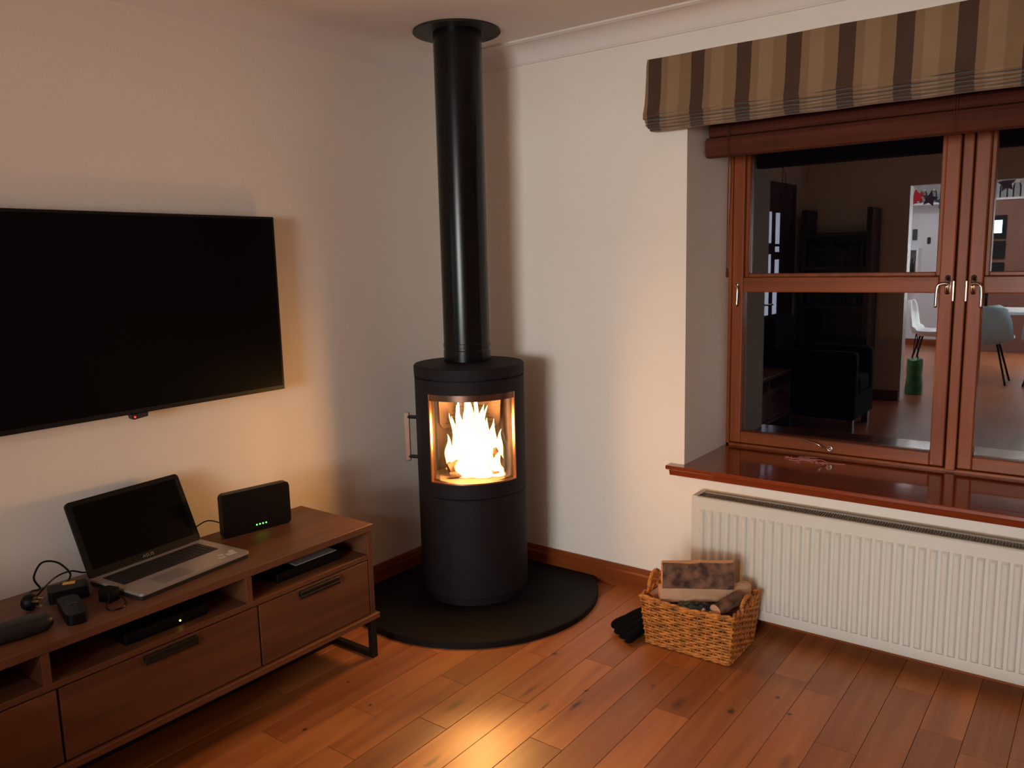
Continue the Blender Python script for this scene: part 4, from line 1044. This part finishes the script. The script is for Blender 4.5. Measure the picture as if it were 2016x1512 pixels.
# dark dresser against the back wall
bc = thing('bookcase', 'dark wooden bookcase with two turned posts against the back wall', 'bookcase', (0.4, BACK + 0.2, 0))
for x in (0.05, 0.66): link('post', bx((x, BACK + 0.02, 0), (x + 0.05, BACK + 0.36, 1.88), 0.004), DARKW, bc)
for z in (0.08, 0.5, 0.92, 1.3, 1.62): link('shelf', bx((0.10, BACK + 0.03, z), (0.66, BACK + 0.35, z + 0.025)), DARKW, bc)
link('back_board', bx((0.08, BACK + 0.02, 0.05), (0.68, BACK + 0.03, 1.66)), DARKW, bc)
R = random.Random(5)
for z in (0.945, 1.325):
    x = 0.115
    while x < 0.62:
        w_ = R.uniform(0.018, 0.04); h_ = R.uniform(0.17, 0.25)
        c = R.choice([(60, 30, 24), (40, 36, 34), (70, 60, 44), (34, 30, 40)])
        tag(link('book', bx((x, BACK + 0.10, z), (x + w_, BACK + 0.29, z + h_), 0.001), mat('book_%d' % (c[0]), c, 0.7)), 'dark book standing on a shelf of the dark bookcase by the back wall', 'book', 'books in the dark bookcase'); x += w_ + 0.003

# kitchen seen through the doorway
sh = thing('wall_shelf', 'long white shelf high on the kitchen wall holding glass jars', 'shelf', (1.0, KB + 0.15, 2.14))
link('board', bx((-0.5, KB, 2.135), (0.93, KB + 0.30, 2.165), 0.003), CERAM, sh)
def jar(x, y, z, r, h, lab, col=None):
    t = thing('glass_jar', lab, 'jar', (x, y, z), 0, 'glass jars high in the kitchen')
    b = NB(); lathe(b, x, y, [(r * 0.95, z), (r, z + 0.01), (r, z + h * 0.75), (r * 0.75, z + h * 0.85), (r * 0.75, z + h * 0.9)], 18); link('jar_body', b, JARG, t, smooth=True)
    b = NB(); lathe(b, x, y, [(r * 0.8, z + h * 0.9), (r * 0.8, z + h)], 18); link('lid', b, STEEL, t, smooth=True)
for i, wd in enumerate(('first', 'second', 'third', 'fourth', 'fifth', 'sixth')): jar(0.0 + i * 0.135, KB + 0.16, 2.165, 0.05, 0.20, wd + ' glass jar from the reflected left on the long white kitchen shelf')
tc_ = thing('tall_cabinet', 'tall brown kitchen cabinet housing a black oven with a lit display', 'cabinet', (1.75, KB + 0.3, 0))
CAB = mat('brown_cabinet', (128, 92, 80), 0.45)
link('carcass', bx((0.95, KB + 0.021, 0.0), (1.62, KB + 0.50, 2.14), 0.004), CAB, tc_)
link('top_board', bx((0.94, KB + 0.021, 2.14), (1.64, KB + 0.52, 2.17), 0.002), CERAM, tc_)
ov = link('oven', bx((1.0, KB + 0.50, 1.60), (1.28, KB + 0.515, 1.93), 0.003), TVBZ, tc_); link('display', bx((1.08, KB + 0.515, 1.68), (1.225, KB + 0.517, 1.86)), SCRN, ov)
link('oven', bx((1.0, KB + 0.50, 1.32), (1.28, KB + 0.515, 1.57), 0.003), TVBZ, tc_); link('oven', bx((1.0, KB + 0.50, 1.12), (1.28, KB + 0.515, 1.27), 0.003), TVBZ, tc_)
for i, wd in enumerate(('first', 'second', 'third', 'fourth')): jar(1.04 + i * 0.16, KB + 0.36, 2.17, 0.055, 0.22, wd + ' glass jar from the mullion on top of the tall brown kitchen cabinet')
bm = NB(); box(bm, (-0.55, KB, 0.95), (0.10, KB + 0.30, 1.52), 0.003)
wc = thing('open_wall_unit', 'small white open wall unit on the kitchen wall with bottles inside', 'cabinet', (-0.2, KB + 0.15, 0.95))
bm = NB(); box(bm, (-0.6, KB, 1.02), (0.12, KB + 0.25, 1.05)); box(bm, (-0.6, KB, 1.47), (0.12, KB + 0.25, 1.50)); box(bm, (0.09, KB, 1.05), (0.12, KB + 0.25, 1.47)); box(bm, (-0.04, KB, 1.05), (-0.015, KB + 0.25, 1.47)); link('carcass', bm, CERAM, wc)
for i, (x, r, h, c) in enumerate(((0.015, 0.022, 0.30, (40, 44, 40)), (0.060, 0.020, 0.33, (120, 90, 80)))):
    b = NB(); lathe(b, x, KB + 0.12, [(r, 1.05), (r, 1.05 + h * 0.65), (r * 0.35, 1.05 + h * 0.8), (r * 0.35, 1.05 + h)], 14)
    tag(link('bottle', b, mat('bottle_%d' % i, c, 0.2), smooth=True), ('dark bottle', 'brownish bottle')[i] + ' standing in the small white kitchen wall unit', 'bottle')
for i, (x, z, w1, h1, c) in enumerate(((-0.02, 1.62, 0.07, 0.17, (70, 76, 84)), (0.19, 1.56, 0.05, 0.10, (44, 48, 56)))):
    tag(link('wall_ornament', bx((x, KB, z), (x + w1, KB + 0.02, z + h1), 0.01), mat('orn%d' % i, c, 0.6)), ('tall dark leaf-shaped ornament hanging high on the kitchen wall', 'small dark ornament hanging on the kitchen wall')[i], 'ornament')

# star bunting in the doorway
def star(x, y, z, r, c, lab, rot=0.0):
    b = NB(); pts = []
    for i in range(10):
        a = PI / 2 + rot + PI * i / 5; q = r if i % 2 == 0 else r * 0.48; pts.append((x + q * math.cos(a), z + q * math.sin(a)))
    prism(b, pts, 'Y', y - 0.004, y + 0.004); tag(link('paper_star', b, mat('star_%d_%d' % (c[0], c[2]), c, 0.5)), lab, 'decoration', 'star bunting in the doorway')
star(0.865, -5.4, 2.01, 0.085, (220, 30, 60), 'red paper star hanging in the kitchen doorway', 0.2)
star(0.985, -5.4, 1.985, 0.085, (60, 24, 70), 'dark purple paper star hanging next to the red one', -0.2)
star(1.11, -5.4, 1.95, 0.08, (30, 90, 130), 'teal blue paper star hanging right of the purple one', 0.1)
star(1.66, -5.4, 2.09, 0.085, (64, 36, 60), 'plum coloured paper star hanging near the jars', 0.1)
bm = NB(); tube(bm, smooth_path([(0.3, -5.4, 2.55), (0.6, -5.4, 2.25), (0.865, -5.4, 2.08), (0.985, -5.4, 2.055), (1.11, -5.4, 2.02), (1.4, -5.4, 2.03), (1.66, -5.4, 2.16), (2.0, -5.4, 2.35), (2.3, -5.4, 2.55)], 5), 0.0015, 5)
tag(link('bunting_string', bm, PAPER), 'string of the star bunting hanging across the kitchen', 'string')

# dining table and shell chairs
tb = thing('dining_table', 'white oval dining table in the kitchen', 'table', (1.8, -7.0, 0))
bm = NB(); pts = [(1.75 + 0.86 * (abs(math.cos(a)) ** 0.6) * (1 if math.cos(a) > 0 else -1), -6.95 + 0.45 * (abs(math.sin(a)) ** 0.6) * (1 if math.sin(a) > 0 else -1)) for a in [2 * PI * i / 40 for i in range(40)]]
prism(bm, pts, 'Z', 0.735, 0.765); link('tabletop', bm, CERAM, tb)
for x in (1.25, 2.25):
    for y in (-7.2, -6.7):
        bm = NB(); tube(bm, [(x, y, 0.735), (x + (0.1 if x > 1.7 else -0.1), y, 0.0)], 0.02, 8); link('leg', bm, BLKPL, tb, smooth=True)
def chair(x, y, rz, lab, shellm):
    t = thing('shell_chair', lab, 'chair', (x, y, 0), rz, 'shell chairs around the kitchen table')
    M0 = WM[t.name]
    b = NB(); rows = []
    prof = [(0.22, 0.455), (0.19, 0.445), (0.05, 0.435), (-0.10, 0.440), (-0.18, 0.475), (-0.215, 0.56), (-0.235, 0.70), (-0.25, 0.82), (-0.255, 0.86)]
    for j, (px, pz) in enumerate(prof):
        wd = (0.20, 0.22, 0.235, 0.24, 0.24, 0.235, 0.22, 0.17, 0.10)[j]
        rows.append([b.verts.new((px + (0.06 * abs(s) ** 2 if j > 3 else 0), s * wd, pz + (0.07 if j < 5 else 0.02) * abs(s) ** 2.5 * (1 if j < 5 else 0))) for s in [(-1 + 2 * i / 10) for i in range(11)]])
    for a, c in zip(rows, rows[1:]): bridge(b, a, c, closed=False)
    b.normal_update()
    r_ = bmesh.ops.solidify(b, geom=b.faces[:], thickness=0.012)
    b.transform(M0); link('shell', b, shellm, t, smooth='all')
    for sx_, sy_ in ((1, 1), (1, -1), (-1, 1), (-1, -1)):
        b = NB(); tube(b, [(0.09 * sx_, 0.09 * sy_, 0.435), (0.20 * sx_, 0.20 * sy_, 0.0)], 0.011, 8); b.transform(M0); link('leg', b, BLKPL, t, smooth=True)
chair(0.80, -6.95, 0.0, 'white shell chair at the near end of the kitchen table behind the green bag', CERAM)
chair(1.50, -6.30, -PI / 2, 'pale blue shell chair with its back to the doorway, nearest the mullion', mat('pale_blue_shell', (170, 205, 225), 0.35))
chair(2.06, -6.30, -PI / 2, 'pale blue shell chair with its back to the doorway, at the right edge', mat('pale_blue_shell', (170, 205, 225), 0.35))
# green shopping bag on the floor
gb = thing('shopping_bag', 'green shopping bag standing on the floor by the doorway', 'bag', (0.97, -5.1, 0))
bm = NB(); rows = []
for j in range(8):
    t = j / 7; z = 0.0 + 0.36 * t; a_, b_ = 0.084 + 0.005 * math.sin(t * 9), 0.11 + 0.006 * math.cos(t * 7)
    rows.append(ring(bm, [(0.985 + a_ * math.cos(q) * (1 - 0.15 * t), -5.12 + b_ * math.sin(q), z + 0.01 * math.sin(3 * q) * (t == 1)) for q in [2 * PI * i / 16 for i in range(16)]]))
for a, b in zip(rows, rows[1:]): bridge(bm, a, b)
bm.faces.new(rows[0]); bm.faces.new(rows[-1])
link('bag_body', bm, mat('green_bag', (30, 96, 36), 0.4, noise=0.6, nscale=14), gb, smooth=True)
bm = NB(); tube(bm, smooth_path([(0.96, -5.12, 0.35), (0.968, -5.12, 0.50), (0.985, -5.12, 0.62), (1.0, -5.12, 0.50), (1.01, -5.12, 0.35)], 5), 0.005, 6); link('handle', bm, BLKPL, gb)
